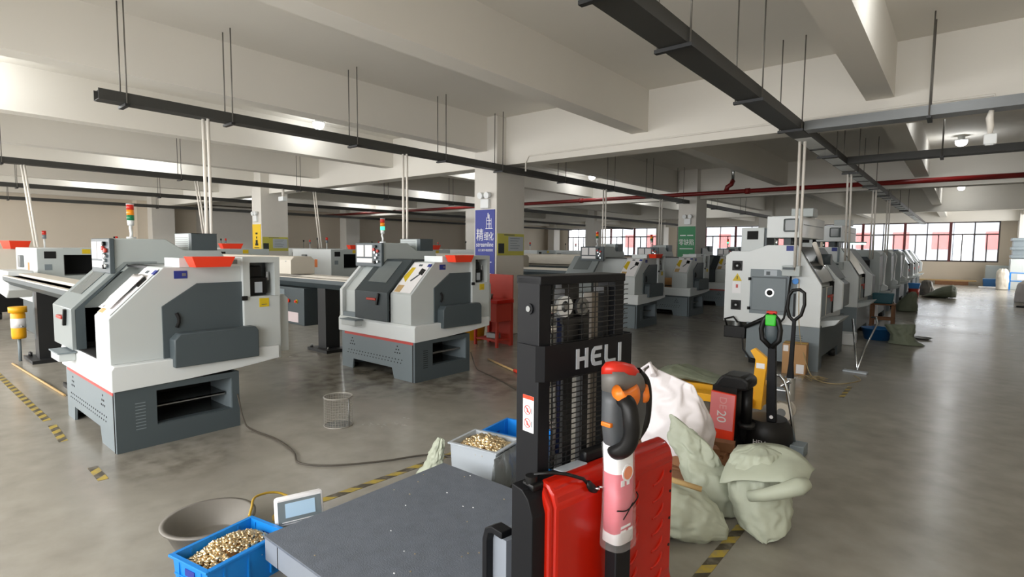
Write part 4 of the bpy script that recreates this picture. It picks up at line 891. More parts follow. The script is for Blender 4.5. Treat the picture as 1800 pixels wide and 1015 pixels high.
def lx(y0, z0, y1, z1): b.box((X0, y0, z0), (X1, y1, z1), 'grey_crate')
y = .262; lx(y, h0, y + st, h1); lx(y + .046, h0, y + .046 + st, h1); lx(y + st, h0 + .027, y + .046, h0 + .041)
y = .34; b.prism([(y + .058, h1), (y + .018, h1), (y + .004, h1 - .012), (y, h1 - .03), (y, h0 + .022), (y + .006, h0 + .006), (y + .018, h0), (y + .058, h0), (y + .058, h0 + .014), (y + .022, h0 + .014), (y + .016, h0 + .028), (y + .052, h0 + .028), (y + .052, h0 + .041), (y + .016, h0 + .041), (y + .022, h1 - .014), (y + .058, h1 - .014)], 'x', X0, X1, 'grey_crate')
y = .415; b.prism([(y, h1), (y, h0 + .016), (y + .006, h0 + .004), (y + .016, h0), (y + .062, h0), (y + .062, h0 + .014), (y + .022, h0 + .014), (y + .016, h0 + .02), (y + .016, h1)], 'x', X0, X1, 'grey_crate')
y = .493; lx(y, h0, y + .017, h1)
b.done('logo_letters', bd)
b = B(); b.box((-.188, .0985, 1.0), (-.135, .10, 1.125), 'sign_white'); b.box((-.188, .098, 1.112), (-.135, .0985, 1.125), 'red_plastic'); wl_ = b.done('warning_label', t)
b = B()
for z in (1.075, 1.03):
    for i in range(18):
        a, c = 2 * PI * i / 18, 2 * PI * (i + 1) / 18; r0, r1 = .014, .0165; x0 = -.165
        b.prism([(x0 + r0 * math.cos(a), z + r0 * math.sin(a)), (x0 + r1 * math.cos(a), z + r1 * math.sin(a)), (x0 + r1 * math.cos(c), z + r1 * math.sin(c)), (x0 + r0 * math.cos(c), z + r0 * math.sin(c))], 'y', .0975, .0985, 'stripe_red')
    b.prism([(-.177, z + .009), (-.174, z + .012), (-.153, z - .009), (-.156, z - .012)], 'y', .0975, .0985, 'stripe_red')
    b.box((-.169, .0977, z - .008), (-.163, .0985, z + .006), 'stripe_red'); b.box((-.145, .098, z - .01), (-.142, .0985, z + .01), 'slate_paint')
b.done('prohibition_marks', wl_)
# body: black shell behind, red cover in front
b = B(); b.prism([(-.13, .0), (-.03, .0), (-.03, .78), (-.05, .83), (-.08, .855), (-.13, .86)], 'y', .0, .10, 'mast_black', .004); b.box((-.115, .1, .05), (-.04, .72, .84), 'mast_black'); b.box((-.115, .03, .84), (-.06, .40, .866), 'black_plastic', .008); b.box((-.115, .3, .86), (-.075, .46, .905), 'black_plastic', .012); b.cyl((-.09, .05, .86), (-.09, .05, .885), .02, 'black_plastic', seg=14); b.done('battery_shell', t)
b = B(); b.prism([(.10, .05), (.10, .12), (.03, .22), (0, .34), (0, .80), (-.012, .84), (-.035, .862), (-.075, .872), (-.075, .84), (-.04, .78), (-.04, .05)], 'y', .075, .735, 'red_paint', .012)
b.prism([(-.01, .05), (-.01, .8), (-.05, .86), (-.05, .05)], 'y', .055, .08, 'red_paint', .01)
cv = b.done('body_cover', t)
for k in range(7):
    for y in (.44, .60):
        z = .34 + .066 * k; b = B()
        b.ctube([(-.003, y, z - .012), (.0, y + .03, z - .008), (.002, y + .055, z + .01), (-.003, y + .07, z + .03)], .006, 'red_paint', 8); b.done('vent_rib', cv)
for z in (.45, .56, .67, .75): b = B(); b.cyl((.0, .715, z), (.002, .715, z), .006, 'black_plastic', seg=10); b.done('screw', cv)
b = B(); b.quad([(-.062, .17, .874), (-.062, .29, .874), (-.108, .29, .87), (-.108, .17, .87)], 'grey_crate', -.004); b.done('rating_label', t)
b = B(); b.tube([(-.09, .06, .885), (-.06, .11, .888), (-.03, .15, .882), (.0, .2, .862), (.004, .225, .835)], .006, 'black_plastic', 8); b.loft([((.004, .22, .85), (.008, 0, 0), (0, .009, 0)), ((.007, .232, .83), (.012, 0, 0), (0, .018, 0)), ((.008, .245, .812), (.012, 0, 0), (0, .02, 0)), ((.008, .25, .805), (.008, 0, 0), (0, .01, 0))], 'black_plastic', 12)
for q in (.237, .255): b.cyl((.016, q, .825), (.035, q + .005, .828), .004, 'steel', seg=8)
b.done('charging_plug', t)
# base, wheels, fork carriage and forks
b = B(); b.prism([(-.04, .03), (.2, .05), (.26, .12), (.26, .68), (.2, .76), (-.04, .76)], 'z', .07, .2, 'red_paint', .03); b.done('drive_cover', t)
for y in (.12, .36, .64): b = B(); b.cyl((.1, y - .03, .07), (.1, y + .03, .07), .07, 'rubber', seg=18); b.done('wheel', t)
b = B(); P = [(-.325, .0), (-.325, .58), (-.31, .625), (-.275, .645), (-.215, .645), (-.215, .62), (-.27, .62), (-.29, .61), (-.298, .58), (-.298, .0)]
b.prism(P, 'y', .03, .08, 'mast_black', .004); b.prism(P, 'y', .62, .67, 'mast_black', .004); b.box((-.3, .06, .04), (-.225, .64, .6), 'scale_side'); b.box((-.325, .08, .45), (-.30, .62, .55), 'mast_black'); b.done('fork_carriage', t)
for y in (.1, .48):
    b = B(); b.box((-1.2, y, .04), (-.3, y + .13, .09), 'mast_black', .01); b.cyl((-1.1, y + .02, .035), (-1.1, y + .11, .035), .035, 'rubber', seg=14); b.done('fork', t)
# tiller
b = B(); b.box((.035, .275, .15), (.085, .355, .7), 'mast_black', .006); b.done('tiller_arm', t)
b = B(); b.loft([((.06, .312, .645), (.04, 0, 0), (0, .05, 0)), ((.06, .312, .75), (.037, 0, 0), (0, .048, 0)), ((.06, .308, .9), (.036, 0, 0), (0, .05, 0)), ((.06, .302, .985), (.036, 0, 0), (0, .052, 0))], 'sign_white', 24, pw=.6)
b.loft([((.06, .312, .665), (.0392, 0, 0), (0, .0495, 0)), ((.06, .312, .75), (.0376, 0, 0), (0, .0486, 0)), ((.06, .309, .885), (.0366, 0, 0), (0, .0504, 0)), ((.06, .309, .886), (.02, 0, 0), (0, .03, 0))], 'leaflet', 24, pw=.6)
b.box((.09, .275, .945), (.0975, .34, .95), 'grey_crate')
b.cyl((.095, .31, .885), (.0985, .31, .885), .028, 'sign_white', seg=20); b.cyl((.0985, .31, .885), (.0995, .31, .885), .022, 'orange', seg=20)
for y, z, wd in ((.275, .845, .018), (.305, .845, .014), (.28, .70, .05), (.28, .685, .06)): b.box((.0975, y, z), (.0985, y + wd, z + .008 + .012 * (z > .8)), 'sign_white')
lf = b.done('tiller_leaflet', t)
b = B(); b.loft([((.06, .312, .625), (.05, 0, 0), (0, .06, 0)), ((.06, .314, .75), (.045, 0, 0), (0, .056, 0)), ((.06, .310, .9), (.042, 0, 0), (0, .056, 0)), ((.06, .302, .98), (.04, 0, 0), (0, .056, 0))], 'plastic_film', 24, amp=.006, fr=20, pw=.7); b.done('plastic_wrap', t)
b = B(); b.ctube([(.104, .25, .775), (.108, .3, .765), (.106, .355, .79), (.09, .37, .80)], .0022, 'black_plastic', 6); b.ctube([(.106, .33, .78), (.11, .3, .76), (.11, .275, .74)], .002, 'black_plastic', 6); b.done('wire_tie', t)
b = B()
b.loft([((.06, .318, .955), (.03, 0, 0), (0, .05, 0)), ((.06, .325, .985), (.04, 0, .0), (0, .078, 0)), ((.055, .338, 1.06), (.042, 0, 0), (0, .098, 0)), ((.05, .345, 1.12), (.044, 0, 0), (0, .098, 0)), ((.048, .345, 1.15), (.046, 0, 0), (0, .094, -.006))], 'tiller_grey', 32, pw=.75); b.loft([((.048, .345, 1.148), (.047, 0, .0), (0, .095, -.008)), ((.045, .34, 1.185), (.048, 0, .01), (0, .086, -.012)), ((.04, .335, 1.205), (.046, 0, .01), (0, .078, -.014))], 'tiller_warm', 32, pw=.75); hd = b.done('tiller_head', t)
b = B(); b.loft([((.04, .335, 1.196), (.05, 0, .01), (0, .084, -.018)), ((.038, .335, 1.217), (.049, 0, .01), (0, .08, -.02)), ((.036, .334, 1.235), (.038, 0, .008), (0, .062, -.016)), ((.034, .333, 1.243), (.012, 0, 0), (0, .03, -.006))], 'lens_red', 28); b.done('emergency_button', hd)
b = B(); b.loft([((.09, .25, 1.165), (.02, 0, 0), (0, .004, .022)), ((.098, .26, 1.15), (.022, 0, 0), (0, 0, .02)), ((.1, .29, 1.14), (.022, 0, 0), (0, .0, .024)), ((.096, .33, 1.135), (.022, 0, 0), (0, 0, .035)), ((.09, .35, 1.14), (.02, 0, 0), (0, 0, .036)), ((.088, .358, 1.145), (.008, 0, 0), (0, 0, .02))], 'orange', 18); b.loft([((.08, .39, 1.12), (.018, 0, 0), (0, 0, .02)), ((.085, .41, 1.125), (.02, 0, 0), (0, 0, .026)), ((.075, .43, 1.14), (.012, 0, 0), (0, 0, .02))], 'orange', 14); b.done('thumb_rocker', hd)
b = B(); b.box((.04, .234, 1.045), (.08, .25, 1.06), 'orange', .004); b.box((.03, .43, 1.045), (.07, .452, 1.07), 'orange', .004); b.done('lift_switch', hd)
b = B(); b.ctube([(.09, .285, 1.135), (.125, .268, 1.125), (.14, .262, 1.08), (.14, .265, 1.03), (.125, .262, .99), (.09, .262, .965), (.06, .28, .965)], .026, 'black_plastic', 14); b.done('hand_grip', hd); b = B(); b.ctube([(.05, .41, 1.2), (.055, .45, 1.16), (.06, .458, 1.10), (.062, .445, 1.02), (.06, .40, .975)], .018, 'black_plastic', 12); b.done('hand_grip', hd)
# ================================================================ floor scale and its indicator
t = thing('floor_scale', 'grey steel floor scale platform in the foreground left of the stacker', 'scale', (-1.89, 1.74, 0)); hx, hy = .59, .58
b = B(); b.box((-hx, -hy, .238), (hx, hy, .25), 'scale_plate', .002); b.done('platform_plate', t)
b = B()
for a, c in (((-hx + .004, -hy + .004, .13), (hx - .004, -hy + .012, .238)), ((-hx + .004, hy - .012, .13), (hx - .004, hy - .004, .238)), ((-hx + .004, -hy + .012, .13), (-hx + .012, hy - .012, .238)), ((hx - .012, -hy + .012, .13), (hx - .004, hy - .012, .238))): b.box(a, c, 'scale_side')
b.box((-hx + .12, -hy + .003, .13), (-hx + .126, -hy + .005, .236), 'dark_void'); b.done('skirt_frame', t)
for x in (-hx + .14, hx - .14):
    for y in (-hy + .08, hy - .1):
        b = B(); b.cyl((x, y, .03), (x, y, .15), .014, 'steel', seg=12); b.rev([(0, 0), (.045, 0), (.045, .012), (.02, .035), (0, .035)], (x, y, 0), 'rubber', 18); b.done('foot', t)
R2 = random.Random(3)
b = B()
for k in range(26):
    x, y = R2.uniform(-hx + .03, .45), R2.uniform(-hy + .03, hy - .03); b.box((x, y, .25), (x + .004 + .004 * R2.random(), y + .004, .2525), 'brass' if k % 3 else 'sign_white', T=None)
tag(b.done('metal_chips', None, (-1.89, 1.74, .0)), 'tiny metal chips scattered over the scale platform', 'metal chips', kind='stuff')
t = thing('scale_indicator', 'white scale display with blue screen standing behind the platform edge', 'scale display', (-2.62, 1.42, 0), math.radians(72))
Tt = Matrix.Scale(.9, 4) @ Matrix.Translation((0, 0, .265)) @ Matrix.Rotation(math.radians(-14), 4, 'X')
b = B(); b.box((-.135, 0, -.08), (.135, .045, .085), 'sign_white', .016, T=Tt); b.done('housing', t)
b = B(); b.box((-.12, -.003, -.065), (.12, .0, .06), 'slate_light', T=Tt); b.box((-.1, -.005, -.06), (.1, -.003, -.055), 'sign_white', T=Tt); b.done('keypad_panel', t)
b = B(); b.box((-.08, -.006, -.035), (.085, -.003, .045), 'lcd', T=Tt); b.done('display_screen', t)
b = B(); b.cyl((0, .03, .02), (0, .03, .2), .02, 'steel_dull', seg=12); b.cyl((0, .03, 0), (0, .03, .02), .09, 'slate_light', seg=20); b.done('stand', t)
# ================================================================ crates with brass parts
def crate(name, lab, w, l, h, m, loc, rz, ribs=True):
    t = thing(name, lab, 'crate', loc, rz); b = B(); th = .008; tp = .012
    lo = [(-w / 2 + tp, -l / 2 + tp), (w / 2 - tp, -l / 2 + tp), (w / 2 - tp, l / 2 - tp), (-w / 2 + tp, l / 2 - tp)]; hi = [(-w / 2, -l / 2), (w / 2, -l / 2), (w / 2, l / 2), (-w / 2, l / 2)]
    for i in range(4):
        j = (i + 1) % 4; b.quad([lo[i] + (0,), lo[j] + (0,), hi[j] + (h,), hi[i] + (h,)], m, -th)
    b.box((-w / 2 + tp, -l / 2 + tp, 0), (w / 2 - tp, l / 2 - tp, .006), m)
    b.done('crate_shell', t)
    b = B(); e = .014
    for a, c in (((-w / 2 - e, -l / 2 - e), (w / 2 + e, -l / 2 + .004)), ((-w / 2 - e, l / 2 - .004), (w / 2 + e, l / 2 + e)), ((-w / 2 - e, -l / 2 + .004), (-w / 2 + .004, l / 2 - .004)), ((w / 2 - .004, -l / 2 + .004), (w / 2 + e, l / 2 - .004))): b.box(a + (h - .012,), c + (h,), m, .003)
    b.done('rim', t)
    if ribs:
        for s in (-1, 1):
            for k in (-.3, 0, .3): b = B(); b.box((s * (w / 2 + .001), k * l - .004, .02), (s * (w / 2 - .014), k * l + .004, h - .012), m); b.done('side_rib', t)
        for s in (-1, 1):
            b = B(); b.box((-w / 2 + .01, s * (l / 2 + .001), h * .55), (w / 2 - .01, s * (l / 2 - .012), h * .58), m)
            for q in (-.32, .32): b.box((q * w - .003, s * (l / 2 + .001), .02), (q * w + .003, s * (l / 2 - .014), h - .012), m)
            b.box((-.035, s * (l / 2 + .0015), h * .64), (.035, s * (l / 2 - .012), h * .8), 'sign_blue' if m == 'blue_plastic' else m)
            b.done('end_ribs', t)
    return t
crate('plastic_crate', 'blue plastic crate heaped with brass parts at the bottom left', .265, .40, .2, 'blue_plastic', (-2.635, 1.075, 0), math.radians(10.5))
crate('plastic_crate', 'pale grey plastic crate of brass parts behind the scale platform', .30, .37, .3, 'grey_crate', (-2.46, 2.69, 0), math.radians(98.5), False)
crate('plastic_crate', 'empty blue plastic crate behind the grey crate of brass parts', .33, .48, .29, 'blue_plastic', (-2.42, 3.06, 0), math.radians(98))
def bm_part(k):
    b = B(); r = .0075
    if k == 0: b.rev([(.004, -.011), (r, -.011), (r, .004), (r * .72, .005), (r * .72, .012), (.004, .012), (.004, -.011)], (0, 0, 0), 'brass', 12)
    elif k == 1: b.rev([(0, -.012), (r * .8, -.012), (r * .8, -.004), (r * 1.15, -.004), (r * 1.15, .004), (r * .7, .004), (r * .7, .013), (0, .013)], (0, 0, 0), 'brass', 12)
    else: b.rev([(.005, -.006), (r * 1.1, -.006), (r * 1.1, .006), (.005, .006), (.005, -.006)], (0, 0, 0), 'brass', 12)
    return b
protos = []
def heap(loc, rz, w, l, z0, hgt, n, lab, grp, sc, seed, cx=0.0, cy=0.0):
    rr = random.Random(seed); M = TR(loc) @ Matrix.Rotation(rz, 4, 'Z')
    hf = lambda x, y: z0 + hgt * max(0, 1 - ((x - cx) / (w * .56)) ** 2) * max(0, 1 - ((y - cy) / (l * .56)) ** 2) + .012 * noise.noise(Vector((x * 30, y * 30, seed)))
    b = B(); P = [[(x, y, hf(x, y)) for x in [-w / 2 + w * i / 14 for i in range(15)]] for y in [-l / 2 + l * j / 20 for j in range(21)]]
    b.sheet(P, 'brass_dark')
    for k in range(500):
        x, y = rr.uniform(-w / 2, w / 2), rr.uniform(-l / 2, l / 2); d = Vector((rr.uniform(-1, 1), rr.uniform(-1, 1), rr.uniform(-.5, .7))).normalized() * .011 * sc; p = Vector((x, y, hf(x, y) + .001))
        b.cyl(p - d, p + d, .0068 * sc, 'brass', seg=8)
    o = b.done('brass_heap'); o.matrix_world = M; tag(o, 'mass of brass parts filling the ' + grp.split(' in the ')[1], 'metal parts', kind='stuff')
    for k in range(n):
        for _ in range(9):
            x, y = rr.uniform(-w / 2 + .015, w / 2 - .015), rr.uniform(-l / 2 + .015, l / 2 - .015)
            if not any((x - q[0]) ** 2 + (y - q[1]) ** 2 < (.0125 * sc) ** 2 for q in placed.setdefault(seed, [])): break
        placed[seed].append((x, y))
        if len(protos) < 3:
            o = bm_part(len(protos)).done('brass_fitting'); protos.append(o)
        else:
            o = protos[k % 3].copy(); COL.objects.link(o)
        o.matrix_world = M @ TR((x, y, hf(x, y) + .009)) @ Matrix.Rotation(rr.uniform(0, 6.3), 4, 'Z') @ Matrix.Rotation(rr.uniform(.5, 2.2), 4, 'X') @ Matrix.Scale(sc * rr.uniform(.9, 1.15), 4)
        tag(o, lab, 'metal part', grp)
placed = {}
heap((-2.635, 1.075, 0), math.radians(10.5), .235, .37, .125, .085, 200, 'small turned brass part lying on the heap in the front blue crate', 'brass parts in the front blue crate', .95, 5)
heap((-2.46, 2.69, 0), math.radians(98.5), .27, .34, .235, .08, 90, 'turned brass part lying on the heap in the pale grey crate', 'brass parts in the pale grey crate', 1.35, 6)
b = B(); b.loft([((-2.26, 2.66, .01), (.02, .01, 0), (-.03, .15, 0)), ((-2.24, 2.67, .06), (.03, .01, 0), (-.03, .17, 0)), ((-2.24, 2.67, .14), (.03, .01, 0), (-.03, .18, 0)), ((-2.25, 2.68, .22), (.02, .01, 0), (-.03, .17, 0)), ((-2.255, 2.68, .28), (.008, .0, 0), (-.03, .15, 0))], 'grey_film', 60, amp=.018, fr=13, seed=3, fold=.014)
tag(b.done('plastic_bag'), 'crumpled grey plastic bag draped on the side of the grey crate', 'bag')
# ================================================================ pan, basket, cloth, coil near the scale
b = B(); b.rev([(0, .0), (.15, .0), (.165, .012), (.215, .13), (.232, .132), (.232, .142), (.208, .142), (.158, .02), (.15, .012), (0, .012)], (0, 0, 0), 'pan_metal', 48)
tag(b.done('steel_pan', None, (-3.09, 1.15, 0)), 'wide shallow grey pan on the floor behind the front blue crate', 'pan')
t = thing('wire_basket', 'round steel mesh basket standing on the open floor', 'basket', (-4.30, 2.72, 0)); b = B()
for z in (.005, .265): b.tube(ringpts(28, lambda a: (.125 * math.cos(a), .125 * math.sin(a), z)), .006, 'mesh_wire', 6, True)
b.cyl((.12, .03, 0), (.12, .03, .27), .006, 'steel_dull', seg=6); b.done('rim_hoops', t)
b = B()
for k in range(32): a = 2 * PI * k / 32; b.cyl((.123 * math.cos(a), .123 * math.sin(a), 0), (.123 * math.cos(a), .123 * math.sin(a), .265), .0014, 'mesh_wire', seg=4, cap=False)
for k in range(11): b.tube(ringpts(24, lambda a: (.123 * math.cos(a), .123 * math.sin(a), .02 + k * .0235)), .0013, 'mesh_wire', 4, True)
b.cyl((0, 0, .002), (0, 0, .005), .12, 'steel_dull', seg=24); b.done('mesh_wall', t)
def sack(name, lab, rings, m='sack', cat='sack', amp=.018, fr=7, seed=1.0, fold=.011, pw=1, seg=80, extra=None):
    b = B(); 
    fine = []
    for (c0, a0, b0), (c1, a1, b1) in zip(rings, rings[1:]):
        for k in range(9):
            f = k / 9; mixv = lambda p, q: Vector(p).lerp(Vector(q), f); fine.append((mixv(c0, c1), mixv(a0, a1), mixv(b0, b1)))
    fine.append(rings[-1]); b.loft(fine, m, seg, amp, fr, seed, fold, pw)
    if extra: extra(b)
    return tag(b.done(name), lab, cat)
sack('sack_scrap', 'pale green sack scrap standing by the far corner of the scale platform', [((-2.78, 2.45, .01), (.11, 0, 0), (.02, .06, 0)), ((-2.76, 2.47, .1), (.075, .0, 0), (.01, .04, 0)), ((-2.72, 2.48, .2), (.06, 0, 0), (.0, .03, 0)), ((-2.70, 2.48, .29), (.05, 0, .02), (0, .012, 0)), ((-2.69, 2.48, .32), (.02, 0, .0), (0, .005, 0))], amp=.016, fr=12, seed=5)
b = B()
for k in range(3):
    a0 = k * 2.1; b.tube([(-2.98 + .1 * math.cos(a0 + q) + .02 * k, 1.55 + .09 * math.sin(a0 + q), .03 + .008 * k) for q in [i * .5 for i in range(11)]], .006, 'cable_yellow', 6)
b.ctube([(-2.92, 1.29, .15), (-2.98, 1.33, .158), (-3.12, 1.42, .15), (-3.14, 1.56, .12), (-3.02, 1.64, .06), (-2.9, 1.62, .04)], .007, 'cable_yellow', 6); b.cyl((-2.9, 1.64, .04), (-2.84, 1.68, .045), .016, 'black_plastic', seg=10)
tag(b.done('extension_cable'), 'yellow cable looping over the pan rim beside the scale display', 'cable')
sack('dark_rag', 'dark grey green rag between the pan and the scale display', [((-2.86, 1.38, .005), (.12, .0, 0), (.0, .11, 0)), ((-2.86, 1.39, .04), (.10, .0, 0), (0, .10, 0)), ((-2.85, 1.4, .075), (.05, 0, 0), (0, .05, 0)), ((-2.85, 1.4, .085), (.01, 0, 0), (0, .01, 0))], 'sack_dark', 'rag', amp=.02, fr=14, seed=8)
# ================================================================ sacks right of the stacker
def flap(b):
    P = []
    for i in range(9):
        row = []
        for j in range(12):
            u_, v_ = i / 8, j / 11
            x = -1.02 + .44 * v_; y = 3.14 + .05 * v_ * (1 - u_) + .32 * u_ - .05 * v_; z = .40 + .07 * math.sin(PI * v_ * .9) * (.4 + .6 * u_) - .13 * (1 - u_) ** 2 * (1 - .8 * v_) + .022 * noise.noise(Vector((x * 11, y * 11, 4))) - .16 * max(0, v_ - .8)
            row.append((x, y, z))
        P.append(row)
    b.sheet(P, 'sack', .006)
    b.tube([(-.84, 3.10, .255), (-.76, 3.09, .29), (-.68, 3.1, .33), (-.60, 3.12, .375), (-.565, 3.16, .39)], [.03, .034, .04, .046, .03], 'sack', 14)
sack('grain_sack', 'bulging green woven sack with a folded mouth, rightmost of the sacks', [((-.76, 3.13, .005), (.02, 0, 0), (0, .02, 0)), ((-.79, 3.2, .05), (.12, 0, 0), (.02, .10, 0)), ((-.82, 3.27, .15), (.165, 0, 0), (.02, .15, 0)), ((-.85, 3.3, .26), (.155, 0, 0), (.02, .14, 0)), ((-.87, 3.32, .36), (.15, 0, .02), (.02, .12, 0)), ((-.87, 3.34, .43), (.13, 0, .02), (.02, .10, 0)), ((-.86, 3.36, .46), (.05, 0, 0), (0, .04, 0))], seed=2, extra=flap)
sack('grain_sack', 'green woven sack with an upright mouth leaning between the stacker and the rightmost sack', [((-1.1, 3.4, .01), (.16, -.06, 0), (.05, .14, 0)), ((-1.14, 3.4, .12), (.18, -.07, 0), (.05, .16, 0)), ((-1.2, 3.38, .24), (.15, -.05, 0), (.04, .13, 0)), ((-1.25, 3.36, .32), (.155, .0, -.05), (.03, .07, 0)), ((-1.27, 3.36, .40), (.15, 0, -.07), (.02, .04, 0)), ((-1.285, 3.36, .455), (.135, 0, -.075), (.01, .018, 0)), ((-1.29, 3.36, .47), (.12, 0, -.07), (.01, .008, 0))], seed=4, fr=8)
sack('grain_sack', 'green woven sack lying low in front, half hidden behind the stacker', [((-.92, 3.0, .06), (0, .03, 0), (0, 0, .04)), ((-.98, 2.95, .10), (.02, .10, 0), (0, 0, .09)), ((-1.08, 2.9, .14), (.02, .15, 0), (0, 0, .135)), ((-1.2, 2.86, .15), (.02, .16, 0), (0, 0, .145)), ((-1.32, 2.82, .13), (.02, .14, 0), (0, 0, .125)), ((-1.42, 2.8, .1), (.01, .06, 0), (0, 0, .06))], seed=6)
t = thing('wooden_stick', 'pale wooden stick lying across the sacks beside the red stacker body', 'stick', (-1.13, 2.87, .335), .3)
b = B(); b.cyl((-.2, .0, .02), (.1, 0, -.03), .016, 'wood_light', seg=8); b.done('shaft', t)
# pallet with boards and the white bag
t = thing('wooden_pallet', 'low brown wooden pallet under the white plastic bag', 'pallet', (-1.66, 3.78, 0), .0)
for k in range(6):
    b = B(); b.box((-.4, -.42 + k * .148, .1), (.4, -.31 + k * .148, .125), 'wood'); b.done('deck_board', t)
for x in (-.37, 0, .33):
    b = B(); b.box((x, -.42, 0), (x + .08, .43, .1), 'wood'); b.done('bearer', t)
for k, (x, y, r, lab) in enumerate(((-1.42, 3.82, .6, 'loose brown timber block on the pallet right of the white bag'), (-1.38, 4.05, .2, 'brown timber block on the pallet behind the other one'), (-1.55, 3.62, -.3, 'brown timber block at the front of the pallet under the bag edge'))):
    b = B(); b.box((-.16, -.045, 0), (.16, .045, .07), 'wood', .004); tag(b.done('timber_block', None, (x, y, .126), r), lab, 'timber')
def bagx(b):
    for y0, s in ((3.62, -1), (3.7, 1)): b.tube([(-1.74, y0, .66), (-1.78, y0 - .04 * s, .74), (-1.72, y0 - .05 * s, .79), (-1.66, y0 - .02, .72)], [.02, .012, .012, .022], 'white_bag', 10)
sack('plastic_bag', 'white plastic carrier bag with handles standing on the pallet', [((-1.54, 3.72, .13), (.15, .02, 0), (0, .14, 0)), ((-1.52, 3.72, .19), (.225, .03, 0), (0, .19, 0)), ((-1.52, 3.72, .32), (.245, .03, 0), (0, .2, 0)), ((-1.54, 3.70, .46), (.235, .02, -.01), (0, .15, 0)), ((-1.55, 3.69, .58), (.21, .02, -.02), (0, .09, 0)), ((-1.56, 3.68, .67), (.185, .02, -.035), (0, .04, 0)), ((-1.56, 3.68, .72), (.165, .0, -.045), (0, .012, 0))], 'white_bag', 'bag', amp=.022, fr=4, seed=11, fold=.014, extra=bagx, pw=.85)
# ================================================================ electric pallet truck
t = thing('electric_pallet_truck', 'red and black electric pallet truck with a white 20 on its red side', 'pallet truck', (-1.3, 4.32, 0))
b = B(); b.prism([(-.205, .12), (-.01, .12), (.0, .49), (-.19, .5)], 'y', -.012, .02, 'red_plastic', .004); b.prism([(-.2, .2), (-.015, .2), (-.003, .485), (-.187, .492)], 'y', -.014, -.012, 'panel_pink'); b.prism([(-.206, .12), (-.19, .5), (-.19, .5), (-.206, .13)], 'y', 0, .2, 'red_plastic'); sp = b.done('side_cover', t)
text('20', .1, 'sign_white', 'number_mark', sp, TR((-.105, -.0145, .305)) @ FACE_FRONT @ Matrix.Rotation(-PI / 2, 4, 'Z'), .001)
text('DE', .08, 'ghost_pink', 'model_mark', sp, TR((-.095, -.0142, .415)) @ FACE_FRONT @ Matrix.Rotation(-PI / 2, 4, 'Z'), .0008)
b = B(); b.box((-.2, 0, .015), (-.01, .42, .12), 'mast_black', .006); b.cyl((-.1, -.003, .06), (-.1, .001, .06), .014, 'sign_white', seg=14); b.box((-.185, .03, .12), (-.02, .42, .5), 'black_plastic'); b.box((-.19, .02, .485), (-.0, .1, .54), 'black_plastic'); b.done('chassis', t)
b = B(); b.prism([(-.2, .51), (-.15, .6), (-.12, .63), (.03, .63), (.08, .6), (.08, .53), (.02, .52), (-.02, .5)], 'y', .03, .28, 'black_plastic', .02); b.done('battery_hood', t)
b = B(); b.cyl((.035, .17, .2), (.035, .17, .53), .042, 'black_plastic', seg=18); b.cyl((.035, .17, .2), (.035, .17, .24), .07, 'black_metal', seg=18); b.done('lift_cylinder', t)
b = B(); b.rev([(0, 0), (.19, .0), (.2, .08), (.19, .18), (.15, .24), (0, .25)], (.14, .36, .02), 'black_plastic', 30); b.box((-.06, .2, .06), (.1, .4, .2), 'black_plastic', .02)
dh = b.done('drive_head', t)
text('HELI', .05, 'sign_white', 'logo_letters', dh, TR((.14, .163, .1)) @ FACE_FRONT, .002)
b = B(); b.cyl((.12, .33, .07), (.16, .33, .07), .07, 'rubber', seg=16); b.done('drive_wheel', t)
b = B(); b.prism([(.165, .26), (.235, .26), (.225, .42), (.205, .92), (.15, .92), (.155, .42)], 'y', .25, .30, 'mast_black', .006); b.cyl((.2, .245, .3), (.2, .25, .3), .014, 'sign_white', seg=12); b.done('tiller_arm', t)
b = B(); b.loft([((.175, .27, .88), (.04, 0, 0), (0, .03, 0)), ((.172, .27, .96), (.055, 0, 0), (0, .035, 0)), ((.168, .27, 1.07), (.05, 0, 0), (0, .035, 0)), ((.166, .27, 1.12), (.03, 0, 0), (0, .025, 0))], 'slate_paint', 20); hd = b.done('tiller_head', t)
b = B(); b.tube([(.175, .24, .86), (.11, .24, .92), (.1, .24, 1.0), (.12, .24, 1.08), (.155, .25, 1.12)], .02, 'black_plastic', 10); b.tube([(.18, .24, .86), (.235, .24, .92), (.24, .24, 1.0), (.22, .24, 1.08), (.18, .25, 1.12)], .02, 'black_plastic', 10); b.done('hand_loop', hd)
b = B(); b.box((.13, .215, 1.03), (.21, .25, 1.12), 'green_plastic', .012); b.done('green_switch', hd)
b = B(); b.box((.13, .24, 1.12), (.205, .29, 1.145), 'lens_red', .01); b.done('emergency_button', hd)
for y in (.02, .3):
    b = B(); b.box((-1.3, y, .04), (-.2, y + .14, .085), 'mast_black', .01); b.done('fork', t)
t = thing('magnet_sweeper', 'grey block on the floor with a bent chrome rod beside the pallet truck', 'sweeper', (-.93, 4.75, 0))
b = B(); b.box((-.10, -.12, 0), (.06, .03, .09), 'slate_light', .006); b.box((-.33, -.06, .02), (-.1, .03, .10), 'black_metal'); b.done('head', t)
b = B(); b.tube([(-.03, -.02, .09), (-.06, -.02, .3), (-.1, -.02, .5), (-.125, -.02, .575), (-.16, -.02, .61), (-.2, -.02, .61)], .012, 'steel', 10); b.done('handle', t)
